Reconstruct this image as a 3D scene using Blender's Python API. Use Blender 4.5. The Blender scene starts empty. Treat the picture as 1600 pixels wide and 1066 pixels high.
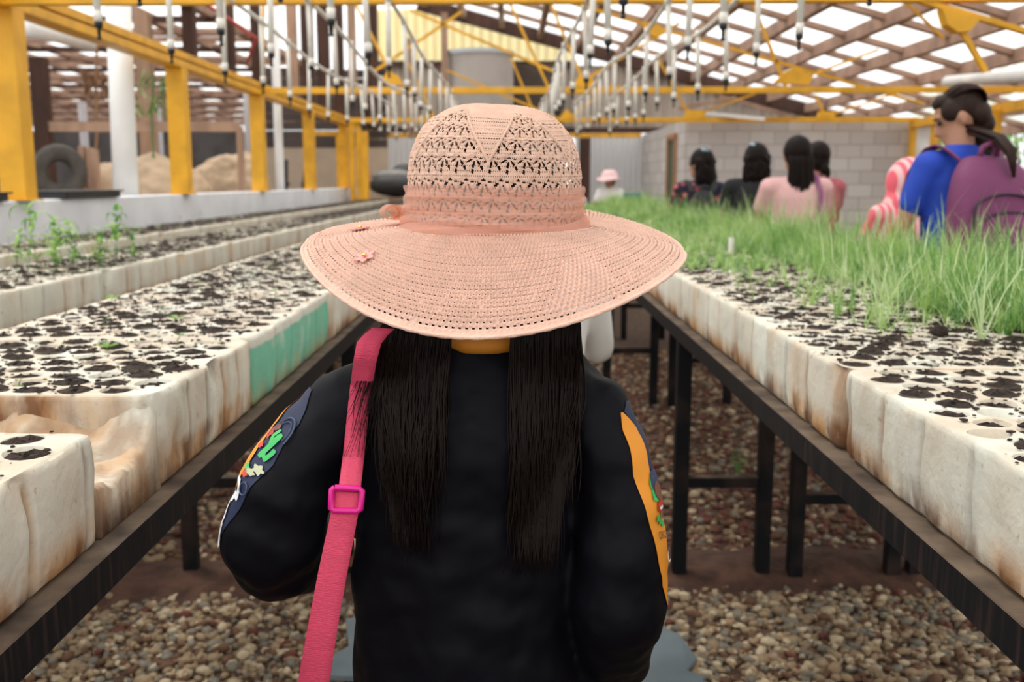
import bpy, bmesh, math, random
import numpy as np
from mathutils import Vector, Matrix, noise
from mathutils.geometry import delaunay_2d_cdt
from mathutils.bvhtree import BVHTree
random.seed(7); rng = np.random.default_rng(7)
S = bpy.context.scene; COL = S.collection
PI = math.pi
# ------------------------------------------------------------------ camera
F = 1560.0; HC = 1.30; PIT = math.atan(249/1560)
cd = bpy.data.cameras.new('camera'); cam = bpy.data.objects.new('camera', cd); COL.objects.link(cam)
cam.location = (0, 0, HC); cam.rotation_euler = (PI/2-PIT, 0, 0)
cd.sensor_width = 36; cd.lens = F/1600*36; cd.clip_end = 300; cd.clip_start = .05
cd.dof.use_dof = True; cd.dof.focus_distance = 1.12; cd.dof.aperture_fstop = 6.5
S.camera = cam
FW = Vector((0, math.cos(PIT), -math.sin(PIT))); UP = Vector((0, math.sin(PIT), math.cos(PIT))); C0 = Vector((0, 0, HC))
def ray(x, y): return FW + Vector((1, 0, 0))*((x-800)/F) - UP*((y-533)/F)
def px(x, y, zc): return C0 + ray(x, y)*zc           # a measured spot: picture direction and distance
# ------------------------------------------------------------------ light
w = bpy.data.worlds.new('sky'); S.world = w; w.use_nodes = True
nt = w.node_tree; bg = nt.nodes['Background']; bg.inputs['Strength'].default_value = 1.25
tc = nt.nodes.new('ShaderNodeTexCoord'); sx = nt.nodes.new('ShaderNodeSeparateXYZ'); rp = nt.nodes.new('ShaderNodeValToRGB')
nt.links.new(tc.outputs['Generated'], sx.inputs[0]); nt.links.new(sx.outputs['Z'], rp.inputs[0]); nt.links.new(rp.outputs[0], bg.inputs[0])
rp.color_ramp.elements[0].position = 0.0; rp.color_ramp.elements[0].color = (.62, .64, .66, 1)
rp.color_ramp.elements[1].position = .25; rp.color_ramp.elements[1].color = (1, .99, .97, 1)
sd = bpy.data.lights.new('sun', 'SUN'); sd.energy = 1.7; sd.angle = math.radians(14); sd.color = (1, .975, .92)
sun = bpy.data.objects.new('sun', sd); COL.objects.link(sun); sun.rotation_euler = (math.radians(-14), math.radians(-20), 0)
vs = S.view_settings; vs.view_transform = 'Standard'; vs.look = 'None'; vs.gamma = 1; vs.use_curve_mapping = False; vs.exposure = .68
S.cycles.max_bounces = 8; S.cycles.transparent_max_bounces = 24
# ------------------------------------------------------------------ materials
MC = {}
def mat(name, col, rough=.7, var=.0, scale=8, bump=0, bscale=40, metal=0, spec=.4, stretch=None, col2=None, sheen=0):
    if name in MC: return MC[name]
    m = bpy.data.materials.new(name); m.use_nodes = True; n = m.node_tree.nodes; l = m.node_tree.links
    b = n['Principled BSDF']; b.inputs['Roughness'].default_value = rough; b.inputs['Metallic'].default_value = metal
    b.inputs['Specular IOR Level'].default_value = spec; b.inputs['Sheen Weight'].default_value = sheen
    b.inputs['Base Color'].default_value = (*col, 1)
    t = n.new('ShaderNodeTexCoord'); mp = n.new('ShaderNodeMapping'); l.new(t.outputs['Object'], mp.inputs[0])
    if stretch: mp.inputs['Scale'].default_value = stretch
    if var or col2:
        nz = n.new('ShaderNodeTexNoise'); nz.inputs['Scale'].default_value = scale; nz.inputs['Detail'].default_value = 6
        r = n.new('ShaderNodeValToRGB'); l.new(mp.outputs[0], nz.inputs['Vector']); l.new(nz.outputs[0], r.inputs[0]); l.new(r.outputs[0], b.inputs['Base Color'])
        c2 = col2 or tuple(max(0, c*(1-var)) for c in col)
        r.color_ramp.elements[0].position = .35; r.color_ramp.elements[0].color = (*c2, 1)
        r.color_ramp.elements[1].position = .62; r.color_ramp.elements[1].color = (*col, 1)
    if bump:
        nb = n.new('ShaderNodeTexNoise'); nb.inputs['Scale'].default_value = bscale; nb.inputs['Detail'].default_value = 5
        bp = n.new('ShaderNodeBump'); bp.inputs['Strength'].default_value = bump; bp.inputs['Distance'].default_value = .01
        l.new(mp.outputs[0], nb.inputs['Vector']); l.new(nb.outputs[0], bp.inputs['Height']); l.new(bp.outputs[0], b.inputs['Normal'])
    MC[name] = m; return m
def trans_mat(name, col, tr=.5, clear=.4, corr=None):
    m = bpy.data.materials.new(name); m.use_nodes = True; n = m.node_tree.nodes; l = m.node_tree.links
    n.remove(n['Principled BSDF']); o = n['Material Output']
    d = n.new('ShaderNodeBsdfDiffuse'); t = n.new('ShaderNodeBsdfTranslucent'); c = n.new('ShaderNodeBsdfTransparent')
    d.inputs[0].default_value = (*col, 1); t.inputs[0].default_value = (*col, 1); c.inputs[0].default_value = (*col, 1)
    a = n.new('ShaderNodeMixShader'); a.inputs[0].default_value = tr; l.new(d.outputs[0], a.inputs[1]); l.new(t.outputs[0], a.inputs[2])
    b = n.new('ShaderNodeMixShader'); b.inputs[0].default_value = clear; l.new(a.outputs[0], b.inputs[1]); l.new(c.outputs[0], b.inputs[2])
    l.new(b.outputs[0], o.inputs[0]); return m
YEL = mat('yellow_paint', (.84, .43, .02), .45, .22, 5, .15, 60)
WHITEP = mat('white_paint', (.85, .85, .83), .5, .06, 4)
PVC = mat('white_pvc', (.80, .77, .70), .4, .12, 9)
BLK = mat('black_plastic', (.012, .012, .013), .4)
WOOD = mat('pale_wood', (.45, .29, .20), .8, .3, 6, .3, 50, stretch=(1, 1, .3))
WOODR = mat('roof_wood', (.40, .25, .18), .8, .35, 4, .2, 40)
WOODD = mat('dark_wood', (.08, .037, .025), .8, .4, 6, .3, 40, stretch=(1, 1, .2))
CONC = mat('painted_concrete', (.76, .78, .82), .8, .12, 3, .2, 30)
SKIN = mat('skin', (.42, .21, .13), .5, .06, 10)
SHEET = trans_mat('roof_sheet', (.97, .97, .96), .8, .55)
YSHEET = trans_mat('yellow_sheet', (.88, .77, .44), .85, .12)
def steel_mat():
    m = mat('black_steel', (.008, .008, .009), .6, spec=.15); n = m.node_tree.nodes; l = m.node_tree.links; b = n['Principled BSDF']
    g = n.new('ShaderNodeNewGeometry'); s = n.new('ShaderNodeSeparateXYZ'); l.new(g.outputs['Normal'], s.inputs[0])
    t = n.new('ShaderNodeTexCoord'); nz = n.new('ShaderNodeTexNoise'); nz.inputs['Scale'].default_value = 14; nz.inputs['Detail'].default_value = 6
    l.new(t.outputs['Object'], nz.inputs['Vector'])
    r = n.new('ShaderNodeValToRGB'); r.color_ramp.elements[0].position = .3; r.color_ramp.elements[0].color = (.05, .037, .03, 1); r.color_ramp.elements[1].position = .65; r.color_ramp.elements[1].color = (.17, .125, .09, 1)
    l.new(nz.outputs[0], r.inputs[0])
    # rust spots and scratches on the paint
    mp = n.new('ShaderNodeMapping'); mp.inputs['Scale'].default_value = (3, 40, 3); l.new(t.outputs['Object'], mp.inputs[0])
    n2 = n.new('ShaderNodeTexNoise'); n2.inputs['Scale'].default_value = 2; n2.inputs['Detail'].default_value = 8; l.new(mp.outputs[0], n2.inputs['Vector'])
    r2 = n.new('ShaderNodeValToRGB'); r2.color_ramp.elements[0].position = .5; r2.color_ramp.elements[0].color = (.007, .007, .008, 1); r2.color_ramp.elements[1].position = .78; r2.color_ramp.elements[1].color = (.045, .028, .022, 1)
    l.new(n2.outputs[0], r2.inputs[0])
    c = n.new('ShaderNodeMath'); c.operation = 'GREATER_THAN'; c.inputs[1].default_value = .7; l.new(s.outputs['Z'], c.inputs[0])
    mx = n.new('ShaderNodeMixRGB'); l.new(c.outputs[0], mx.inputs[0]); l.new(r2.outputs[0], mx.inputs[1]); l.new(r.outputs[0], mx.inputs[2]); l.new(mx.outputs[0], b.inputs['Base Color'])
    return m
STEEL = steel_mat()
def foam_mat(name, base, paint=None):
    m = bpy.data.materials.new(name); m.use_nodes = True; n = m.node_tree.nodes; l = m.node_tree.links; b = n['Principled BSDF']
    b.inputs['Roughness'].default_value = .9; b.inputs['Specular IOR Level'].default_value = .12
    t = n.new('ShaderNodeTexCoord'); oi = n.new('ShaderNodeObjectInfo')
    ad = n.new('ShaderNodeVectorMath'); ad.operation = 'MULTIPLY_ADD'; l.new(oi.outputs['Random'], ad.inputs[0]); ad.inputs[1].default_value = (17, 31, 11); l.new(t.outputs['Object'], ad.inputs[2])
    def nz(scale, st=(1, 1, 1), det=6):
        mp = n.new('ShaderNodeMapping'); mp.inputs['Scale'].default_value = st; l.new(ad.outputs[0], mp.inputs[0])
        q = n.new('ShaderNodeTexNoise'); q.inputs['Scale'].default_value = scale; q.inputs['Detail'].default_value = det; l.new(mp.outputs[0], q.inputs['Vector']); return q.outputs[0]
    def ramp(x, p0, p1, c0=(0, 0, 0), c1=(1, 1, 1)):
        r = n.new('ShaderNodeValToRGB'); r.color_ramp.elements[0].position = p0; r.color_ramp.elements[1].position = p1
        r.color_ramp.elements[0].color = (*c0, 1); r.color_ramp.elements[1].color = (*c1, 1); l.new(x, r.inputs[0]); return r.outputs[0]
    def math_(op, a, bb):
        q = n.new('ShaderNodeMath'); q.operation = op
        for i, v in enumerate((a, bb)):
            if isinstance(v, (int, float)): q.inputs[i].default_value = v
            else: l.new(v, q.inputs[i])
        return q.outputs[0]
    def mix(f, a, bb):
        q = n.new('ShaderNodeMixRGB')
        if isinstance(f, float): q.inputs[0].default_value = f
        else: l.new(f, q.inputs[0])
        for i, v in ((1, a), (2, bb)):
            if isinstance(v, tuple): q.inputs[i].default_value = (*v, 1)
            else: l.new(v, q.inputs[i])
        return q.outputs[0]
    c = ramp(nz(5), .3, .7, tuple(x*.80 for x in base), base)
    if paint:
        s = n.new('ShaderNodeSeparateXYZ'); l.new(t.outputs['Object'], s.inputs[0])
        zz = math_('ADD', s.outputs['Z'], math_('MULTIPLY', nz(9), .02))
        lo = ramp(zz, .128, .133, (1, 1, 1), (0, 0, 0))
        wear = ramp(nz(10, (1, 1, .6), 8), .30, .46, (.2, .25, .25), (1, 1, 1))
        c = mix(math_('MULTIPLY', lo, wear), c, paint)
    at = n.new('ShaderNodeAttribute'); at.attribute_name = 'dirt'
    d = math_('MULTIPLY', at.outputs['Fac'], ramp(nz(11, (1, 1, .35)), .32, .58))
    c = mix(math_('MULTIPLY', d, .85), c, (.47, .22, .055))
    d2 = math_('MULTIPLY', math_('POWER', at.outputs['Fac'], 2), ramp(nz(19, (1, 1, .3)), .42, .60))
    c = mix(math_('MULTIPLY', d2, .85), c, (.13, .05, .02))
    sp = ramp(nz(55, (1, 1, 1), 3), .66, .74); c = mix(math_('MULTIPLY', sp, .6), c, (.33, .24, .15))
    l.new(c, b.inputs['Base Color'])
    bp = n.new('ShaderNodeBump'); bp.inputs['Strength'].default_value = .5; bp.inputs['Distance'].default_value = .004
    l.new(nz(70, det=4), bp.inputs['Height']); l.new(bp.outputs[0], b.inputs['Normal'])
    return m
FOAM = foam_mat('white_foam', (.72, .72, .63)); FOAMG = foam_mat('green_painted_foam', (.72, .71, .63), (.17, .50, .36))
SOIL = mat('potting_soil', (.045, .026, .018), .95, 0, 60, 1, 160, col2=(.012, .008, .006))
GREENS = []
for i, c in enumerate([(.24, .42, .11), (.38, .56, .20), (.13, .30, .09), (.55, .68, .40)]):
    m = mat('leaf_green_%s' % 'abcd'[i], c, .5, .35, 25); GREENS.append(m)
    b = m.node_tree.nodes['Principled BSDF']; n = m.node_tree.nodes; l = m.node_tree.links
    tl = n.new('ShaderNodeBsdfTranslucent'); mx = n.new('ShaderNodeMixShader'); mx.inputs[0].default_value = .35
    tl.inputs[0].default_value = (c[0]*1.3, c[1]*1.3, c[2], 1)
    l.new(b.outputs[0], mx.inputs[1]); l.new(tl.outputs[0], mx.inputs[2]); l.new(mx.outputs[0], n['Material Output'].inputs[0])
# ------------------------------------------------------------------ mesh helpers
class MB:
    def __init__(s): s.v = []; s.f = []; s.m = []
    def add(s, v, f, mi=0):
        o = len(s.v); s.v += [tuple(p) for p in v]; s.f += [tuple(i+o for i in q) for q in f]; s.m += [mi]*len(f)
    def box(s, c, d, R=None, mi=0, bev=0):
        x, y, z = d[0]/2, d[1]/2, d[2]/2; P = [Vector((a*x, b*y, e*z)) for e in (-1, 1) for b in (-1, 1) for a in (-1, 1)]
        if R is not None: P = [R@p for p in P]
        P = [p+Vector(c) for p in P]
        s.add(P, [(0, 2, 3, 1), (4, 5, 7, 6), (0, 1, 5, 4), (2, 6, 7, 3), (0, 4, 6, 2), (1, 3, 7, 5)], mi)
    def bar(s, a, b, wd, ht, mi=0, up=(0, 0, 1)):
        a, b = Vector(a), Vector(b); d = (b-a); L = d.length; d.normalize(); u = Vector(up)
        if abs(d.dot(u)) > .95: u = Vector((0, 1, 0))
        x = d.cross(u).normalized(); z = x.cross(d)
        R = Matrix((x, d, z)).transposed(); s.box((a+b)/2, (wd, L, ht), R, mi)
    def tube(s, pts, rad, seg=8, caps=True, mi=0, flat=None):
        pts = [Vector(p) for p in pts]; n = len(pts)
        if not hasattr(rad, '__len__'): rad = [rad]*n
        o = len(s.v); prev = None; V = []
        for i, p in enumerate(pts):
            d = (pts[min(i+1, n-1)]-pts[max(i-1, 0)])
            d = d.normalized() if d.length > 1e-9 else Vector((0, 0, 1))
            if prev is None:
                u = Vector((0, 0, 1)) if abs(d.z) < .9 else Vector((0, 1, 0)); x = d.cross(u).normalized()
            else:
                x = prev-d*prev.dot(d); x = x.normalized() if x.length > 1e-6 else prev
            prev = x; y = d.cross(x)
            for k in range(seg):
                a = 2*PI*k/seg; V.append(p+(x*math.cos(a)+y*math.sin(a)*(flat or 1))*rad[i])
        Fc = [(i*seg+k, i*seg+(k+1) % seg, (i+1)*seg+(k+1) % seg, (i+1)*seg+k) for i in range(n-1) for k in range(seg)]
        if caps: Fc += [tuple(range(seg-1, -1, -1)), tuple((n-1)*seg+k for k in range(seg))]
        s.add(V, Fc, mi)
    def rings(s, R, close=True, caps=True, mi=0):
        n = len(R); k = len(R[0]); V = [p for r in R for p in r]
        Fc = [(i*k+j, i*k+(j+1) % k, (i+1)*k+(j+1) % k, (i+1)*k+j) for i in range(n-1) for j in range(k if close else k-1)]
        if caps: Fc += [tuple(range(k-1, -1, -1)), tuple((n-1)*k+j for j in range(k))]
        s.add(V, Fc, mi)
    def ell(s, c, r, seg=20, rg=12, R=None, mi=0):
        rows = []
        for i in range(rg+1):
            t = PI*i/rg; t = min(max(t, .02), PI-.02); row = []
            for k in range(seg):
                a = 2*PI*k/seg; p = Vector((r[0]*math.sin(t)*math.cos(a), r[1]*math.sin(t)*math.sin(a), -r[2]*math.cos(t)))
                if R is not None: p = R@p
                row.append(p+Vector(c))
            rows.append(row)
        s.rings(rows, mi=mi)
    def caps_(s, a, b, ra, rb, seg=14):                # tapered limb piece with round ends
        a, b = Vector(a), Vector(b); d = (b-a).normalized(); P = []; Rr = []
        for t in (-.98, -.8, -.45, 0): P.append(a+d*ra*t); Rr.append(ra*math.sqrt(1-t*t))
        for t in (0, .45, .8, .98): P.append(b+d*rb*t); Rr.append(rb*math.sqrt(1-t*t))
        s.tube(P, Rr, seg)
    def build(s, name, mats, parent=None, smooth=False, bevel=0):
        me = bpy.data.meshes.new(name); me.from_pydata(s.v, [], s.f)
        if not isinstance(mats, (list, tuple)): mats = [mats]
        for m in mats: me.materials.append(m)
        if len(mats) > 1: me.polygons.foreach_set('material_index', s.m)
        if smooth: me.polygons.foreach_set('use_smooth', [True]*len(me.polygons))
        me.update(); o = bpy.data.objects.new(name, me); COL.objects.link(o)
        if parent is not None: o.parent = parent
        if bevel:
            bv = o.modifiers.new('bevel', 'BEVEL'); bv.width = bevel; bv.segments = 2; bv.limit_method = 'ANGLE'
        return o
def tag(o, label, cat=None, group=None, kind=None):
    if label: o['label'] = label
    if cat: o['category'] = cat
    if group: o['group'] = group
    if kind: o['kind'] = kind
    return o
def empty(name, label=None, cat=None, loc=(0, 0, 0), group=None, kind=None):
    o = bpy.data.objects.new(name, None); o.empty_display_size = .05; COL.objects.link(o); o.location = loc; return tag(o, label, cat, group, kind)
def struct(o, label=None, cat=None): o['kind'] = 'structure'; return tag(o, label, cat)
def np_mesh(name, V, Fq, mats, parent=None, smooth=True, mi=None):
    me = bpy.data.meshes.new(name); k = Fq.shape[1]
    me.vertices.add(len(V)); me.vertices.foreach_set('co', V.astype(np.float32).ravel())
    me.loops.add(Fq.size); me.loops.foreach_set('vertex_index', Fq.astype(np.int32).ravel())
    me.polygons.add(len(Fq)); me.polygons.foreach_set('loop_start', (np.arange(len(Fq))*k).astype(np.int32))
    me.update(calc_edges=True)
    if not isinstance(mats, (list, tuple)): mats = [mats]
    for m in mats: me.materials.append(m)
    if mi is not None: me.polygons.foreach_set('material_index', mi.astype(np.int32))
    if smooth: me.polygons.foreach_set('use_smooth', np.ones(len(Fq), bool))
    me.validate(); o = bpy.data.objects.new(name, me); COL.objects.link(o)
    if parent is not None: o.parent = parent
    return o
def copy_tree(o, parent=None):
    c = o.copy(); COL.objects.link(c)
    if parent is not None: c.parent = parent
    for ch in list(o.children): copy_tree(ch, c)
    return c
def remesh(o, vox, sm=6):
    r = o.modifiers.new('union', 'REMESH'); r.mode = 'VOXEL'; r.voxel_size = vox; r.use_smooth_shade = True
    q = o.modifiers.new('soft', 'SMOOTH'); q.iterations = sm; q.factor = .5
    return o
ORD = ['nearest', 'second', 'third', 'fourth', 'fifth', 'sixth', 'seventh', 'eighth', 'ninth', 'tenth', 'eleventh', 'twelfth', 'thirteenth', 'fourteenth', 'fifteenth', 'sixteenth', 'seventeenth', 'eighteenth', 'nineteenth', 'twentieth', 'twenty-first', 'twenty-second', 'twenty-third', 'twenty-fourth', 'twenty-fifth', 'twenty-sixth', 'twenty-seventh', 'twenty-eighth']
# ------------------------------------------------------------------ ground
def floor_mat():
    m = bpy.data.materials.new('brown_earth'); m.use_nodes = True; n = m.node_tree.nodes; l = m.node_tree.links; b = n['Principled BSDF']
    b.inputs['Roughness'].default_value = .95
    t = n.new('ShaderNodeTexCoord'); v = n.new('ShaderNodeTexVoronoi'); v.inputs['Scale'].default_value = 38; l.new(t.outputs['Object'], v.inputs['Vector'])
    r = n.new('ShaderNodeValToRGB'); l.new(v.outputs['Color'], r.inputs[0])
    r.color_ramp.elements[0].color = (.05, .025, .015, 1); r.color_ramp.elements[1].color = (.13, .075, .045, 1)
    l.new(r.outputs[0], b.inputs['Base Color'])
    bp = n.new('ShaderNodeBump'); bp.inputs['Strength'].default_value = .7; bp.inputs['Distance'].default_value = .02; bp.invert = True
    l.new(v.outputs['Distance'], bp.inputs['Height']); l.new(bp.outputs[0], b.inputs['Normal']); return m
g = MB(); N = 60
for j in range(N+1):
    for i in range(N+1): g.v.append((-30+60*i/N, -6+60*j/N, 0))
g.f = [(j*(N+1)+i, j*(N+1)+i+1, (j+1)*(N+1)+i+1, (j+1)*(N+1)+i) for j in range(N) for i in range(N)]; g.m = [0]*len(g.f)
struct(g.build('floor', floor_mat()), 'brown earth floor under the benches', 'floor')
def soil_h(x, y):                                       # low soil ridge that the bench legs stand in
    c = 3.17+.06*math.sin(x*1.7)+.05*noise.noise(Vector((x*2, 3, 0)))
    return max(0, .045*math.exp(-((y-c)/.17)**2)*(1+.5*noise.noise(Vector((x*6, y*6, 1)))))
rv = []; nx, ny = 160, 30
for j in range(ny+1):
    for i in range(nx+1):
        x = -2.4+4.8*i/nx; y = 2.7+.95*j/ny; rv.append((x, y, soil_h(x, y)-.006+.006*noise.noise(Vector((x*25, y*25, 0)))+.002))
rf = np.array([(j*(nx+1)+i, j*(nx+1)+i+1, (j+1)*(nx+1)+i+1, (j+1)*(nx+1)+i) for j in range(ny) for i in range(nx)])
o = np_mesh('soil_ridge', np.array(rv), rf, mat('red_soil', (.10, .048, .03), .95, .5, 14, .8, 60))
tag(o, 'low ridge of reddish brown soil across the gravel at the bench legs', 'soil', kind='stuff')
# gravel: loose stones, nobody could count them
def ico():
    b = bmesh.new(); bmesh.ops.create_icosphere(b, subdivisions=1, radius=1); V = np.array([v.co[:] for v in b.verts]); Fc = np.array([[v.index for v in f.verts] for f in b.faces]); b.free(); return V, Fc
IV, IF = ico()
b2 = bmesh.new(); bmesh.ops.create_icosphere(b2, subdivisions=2, radius=1); IV2 = np.array([v.co[:] for v in b2.verts]); IF2 = np.array([[v.index for v in f.verts] for f in b2.faces]); b2.free()
def stones(name, n, fx, fy, smin, smax, mats, probs, label, zf=None, keep=None):
    X = fx(n); Y = fy(n)
    if keep is not None: k = keep(X, Y); X = X[k]; Y = Y[k]; n = len(X)
    s = rng.uniform(smin, smax, n)*rng.choice([.7, 1, 1, 1.35], n)
    sc = np.stack([s*rng.uniform(.8, 1.4, n), s*rng.uniform(.7, 1.1, n), s*rng.uniform(.4, .75, n)], 1)
    a = rng.uniform(0, 2*PI, n); tl = rng.normal(0, .35, n)
    V = IV[None]*sc[:, None, :]; V = V*(1+rng.normal(0, .13, V.shape[:2]))[..., None]
    ct, st = np.cos(tl)[:, None], np.sin(tl)[:, None]; y2 = V[..., 1]*ct-V[..., 2]*st; z2 = V[..., 1]*st+V[..., 2]*ct
    ca, sa = np.cos(a)[:, None], np.sin(a)[:, None]; x3 = V[..., 0]*ca-y2*sa; y3 = V[..., 0]*sa+y2*ca
    Z = np.zeros(n) if zf is None else np.array([zf(x, y) for x, y in zip(X, Y)])
    P = np.stack([x3+X[:, None], y3+Y[:, None], z2+(Z+sc[:, 2]*rng.uniform(.1, 1.1, n))[:, None]], -1).reshape(-1, 3)
    Fc = (IF[None]+(np.arange(n)*len(IV))[:, None, None]).reshape(-1, 3)
    mi = np.repeat(rng.choice(len(mats), n, p=probs), len(IF))
    return tag(np_mesh(name, P, Fc, mats, mi=mi, smooth=False), label, 'gravel', kind='stuff')
ST = [mat('stone_%s' % n_, c, .8, .3, 30) for n_, c in (('tan', (.34, .24, .14)), ('grey', (.22, .19, .145)), ('pale', (.56, .45, .30)), ('brown', (.15, .075, .04)), ('red', (.15, .045, .03)))]
stones('gravel', 26000, lambda n: rng.uniform(-2.0, 2.2, n), lambda n: rng.choice([1.0, 1.0, 1.0, 1.03], n)*rng.uniform(1.3, 3.02, n), .009, .016, ST, [.42, .23, .17, .15, .03], 'loose tan and grey gravel in the aisle nearest the camera')
stones('leafy_gravel', 32000, lambda n: rng.uniform(-2.6, 2.9, n), lambda n: 3.24+4.4*rng.uniform(0, 1, n)**1.2, .010, .019, ST, [.2, .08, .07, .45, .2], 'brown gravel mixed with dry leaves beyond the soil ridge', keep=lambda X, Y: rng.uniform(0, 1, len(X)) < 1)
# torn grey sheet on the gravel
sv = MB(); e = [(-.46, 0), (.47, 0), (.50, .09), (.46, .13), (.50, .20), (.47, .30), (.42, .37), (-.40, .39), (-.47, .33), (-.44, .2), (-.49, .12)]
top = [Vector((x, 2.33+y, .055+.02*math.sin(x*9)+.01*math.cos(y*20))) for x, y in e]; sv.rings([[p-Vector((0, 0, .012)) for p in top], top])
tag(sv.build('plastic_sheet', mat('grey_sheet', (.15, .19, .21), .6, .2, 8)), 'torn blue-grey sheet lying on gravel behind the girl in the hat', 'sheet')

# ------------------------------------------------------------------ foam trays
TH = .145
def outline(W, L, off, groove, seed):
    P = []; D = []; rc = .026
    def side(n, fn, gs):
        for i in range(n+1):
            t = i/n; x, y, nx_, ny_, d = fn(t); g_ = 0
            for q in gs: g_ = max(g_, 1-abs(d-q)/.0065)
            g_ = max(0, g_); k = off+groove*g_*-1
            P.append((x+nx_*k, y+ny_*k)); D.append(g_)
    w_, l_ = W/2, L/2
    nl = int(L/.007); nw = int(W/.007)
    gy = [L*k/5.6+.02 for k in (1, 2, 3, 4, 5)]; gx = [W*k/3 for k in (1, 2)]
    side(nl, lambda t: (w_, -l_+rc+(L-2*rc)*t, 1, 0, (L-2*rc)*t), gy)
    for k in range(1, 4): a = PI/8*k; P.append((w_-rc+math.cos(a)*(rc+off), l_-rc+math.sin(a)*(rc+off))); D.append(0)
    side(nw, lambda t: (w_-rc-(W-2*rc)*t, l_, 0, 1, (W-2*rc)*t), gx)
    for k in range(1, 4): a = PI/2+PI/8*k; P.append((-w_+rc+math.cos(a)*(rc+off), l_-rc+math.sin(a)*(rc+off))); D.append(0)
    side(nl, lambda t: (-w_, l_-rc-(L-2*rc)*t, -1, 0, (L-2*rc)*(1-t)), gy)
    for k in range(1, 4): a = PI+PI/8*k; P.append((-w_+rc+math.cos(a)*(rc+off), -l_+rc+math.sin(a)*(rc+off))); D.append(0)
    side(nw, lambda t: (-w_+rc+(W-2*rc)*t, -l_, 0, -1, (W-2*rc)*(1-t)), gx)
    for k in range(1, 4): a = 1.5*PI+PI/8*k; P.append((w_-rc+math.cos(a)*(rc+off), -l_+rc+math.sin(a)*(rc+off))); D.append(0)
    return P, D
def make_tray(seed, W, L, pitch, cr, fill, chips=(), foam=FOAM, crumbs=120, dirt=1.0):
    rs = random.Random(seed); top_in, _ = outline(W, L, -.007, 0, seed)
    cells = []; ux = W-.026-2*cr; uy = L-.026-2*cr; cols = int(round(ux/pitch-.5))+1; rows = int(round(uy/(pitch*.87)))+1
    for j in range(rows):
        for i in range(cols):
            cells.append((-ux/2+ux*(i+.5*(j % 2))/(cols-.5), -uy/2+uy*j/(rows-1), cr*rs.uniform(.95, 1.03)))
    pts = [Vector(p) for p in top_in]; n0 = len(pts); E = [(i, (i+1) % n0) for i in range(n0)]; CR = []
    for (x, y, r) in cells:
        k0 = len(pts); ph = rs.random()*6
        for k in range(14):
            a = 2*PI*k/14; rr = r*(1+.05*math.sin(2*a+ph)+.03*math.sin(3*a+ph*2)); pts.append(Vector((x+rr*math.cos(a), y+rr*math.sin(a))))
        E += [(k0+k, k0+(k+1) % 14) for k in range(14)]; CR.append(k0)
    vv, ee, ff, _, _, _ = delaunay_2d_cdt(pts, E, [], 0, 1e-6)
    V = [(p.x, p.y, TH-.0015+.003*noise.noise(Vector((p.x*14+seed, p.y*14, 0)))) for p in vv]; Fc = []
    for f in ff:
        if min(f) >= n0 and len({(i-n0)//14 for i in f}) == 1: continue
        Fc.append(tuple(f))
    dirt_a = [.35]*len(V)
    for k0 in CR:                                       # cell walls
        o = len(V)
        for k in range(14): p = pts[k0+k]; q = vv[k0+k]; c = cells[(k0-n0)//14]; V.append((c[0]+(p.x-c[0])*.8, c[1]+(p.y-c[1])*.8, TH-.07)); dirt_a.append(.4)
        Fc += [(k0+k, k0+(k+1) % 14, o+(k+1) % 14, o+k) for k in range(14)]
    # sides
    prev = list(range(n0)); levels = [(-.002, TH-.004, 0), (0, TH-.011, .2), (0, TH-.026, .9), (.001, .10, 1), (.001, .08, 1), (0, .06, 1), (-.001, .04, 1), (-.002, .022, 1), (-.004, .008, .9), (-.012, 0, .5)]
    for off, z, gm in levels:
        P, D = outline(W, L, off, .014*gm, seed); o = len(V)
        for (x, y), d in zip(P, D):
            nn = noise.noise(Vector((x*22+seed*3, y*22, z*22)))*.0022; r = math.hypot(x/W, y/L)
            k = 1+nn/.2; zz = z; ch = 0
            for (cx, cy, cz, rad, dep) in chips:
                q = math.sqrt((x-cx)**2+(y-cy)**2+((z-cz)*.8)**2)
                if q < rad: ch = max(ch, (1-q/rad)*dep)
            x2 = x*k-ch*np.sign(x)*(abs(x) > W/2-.03); y2 = y*(1+nn/.4)
            V.append((x2, y2, zz)); dirt_a.append(min(1, dirt*(.16+.9*d*gm+1.1*max(0, 1-z/.055)+.5*ch*60+.4*max(0, (abs(y)-L/2+.05)/.05)*(1-.5*z/TH)+.35*max(0, noise.noise(Vector((x*7+seed, y*7, 2)))+.1))))
        cur = list(range(o, o+len(P)))
        Fc += [(prev[i], cur[i], cur[(i+1) % n0], prev[(i+1) % n0]) for i in range(n0)]; prev = cur
    Fc.append(tuple(prev[::-1]))
    me = bpy.data.meshes.new('tray_body'); me.from_pydata(V, [], Fc); me.materials.append(foam)
    at = me.attributes.new('dirt', 'FLOAT', 'POINT'); at.data.foreach_set('value', dirt_a)
    b = bmesh.new(); b.from_mesh(me); bmesh.ops.recalc_face_normals(b, faces=b.faces)
    for f in b.faces: f.smooth = abs(f.normal.z) < .9
    b.to_mesh(me); b.free()
    sm = MB()
    for (x, y, r) in cells:
        u = rs.random()
        if u > fill: dz = rs.uniform(-.035, -.012)
        else: dz = rs.uniform(-.0075, -.001) if rs.random() < .75 else rs.uniform(-.001, .004)
        R = []
        for q, hh in ((1.0, 0), (.66, .003), (.3, .005)):
            R.append([(x+r*(.97 if dz < -.003 else 1.04)*q*math.cos(2*PI*k/12)*(1 if q < 1 else rs.uniform(.9, 1.03)), y+r*q*math.sin(2*PI*k/12)*(1 if q < 1 else rs.uniform(.9, 1.03)), TH+dz+hh*rs.uniform(-.6, 1.2)-(0 if q < 1 else .002)) for k in range(12)])
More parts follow.
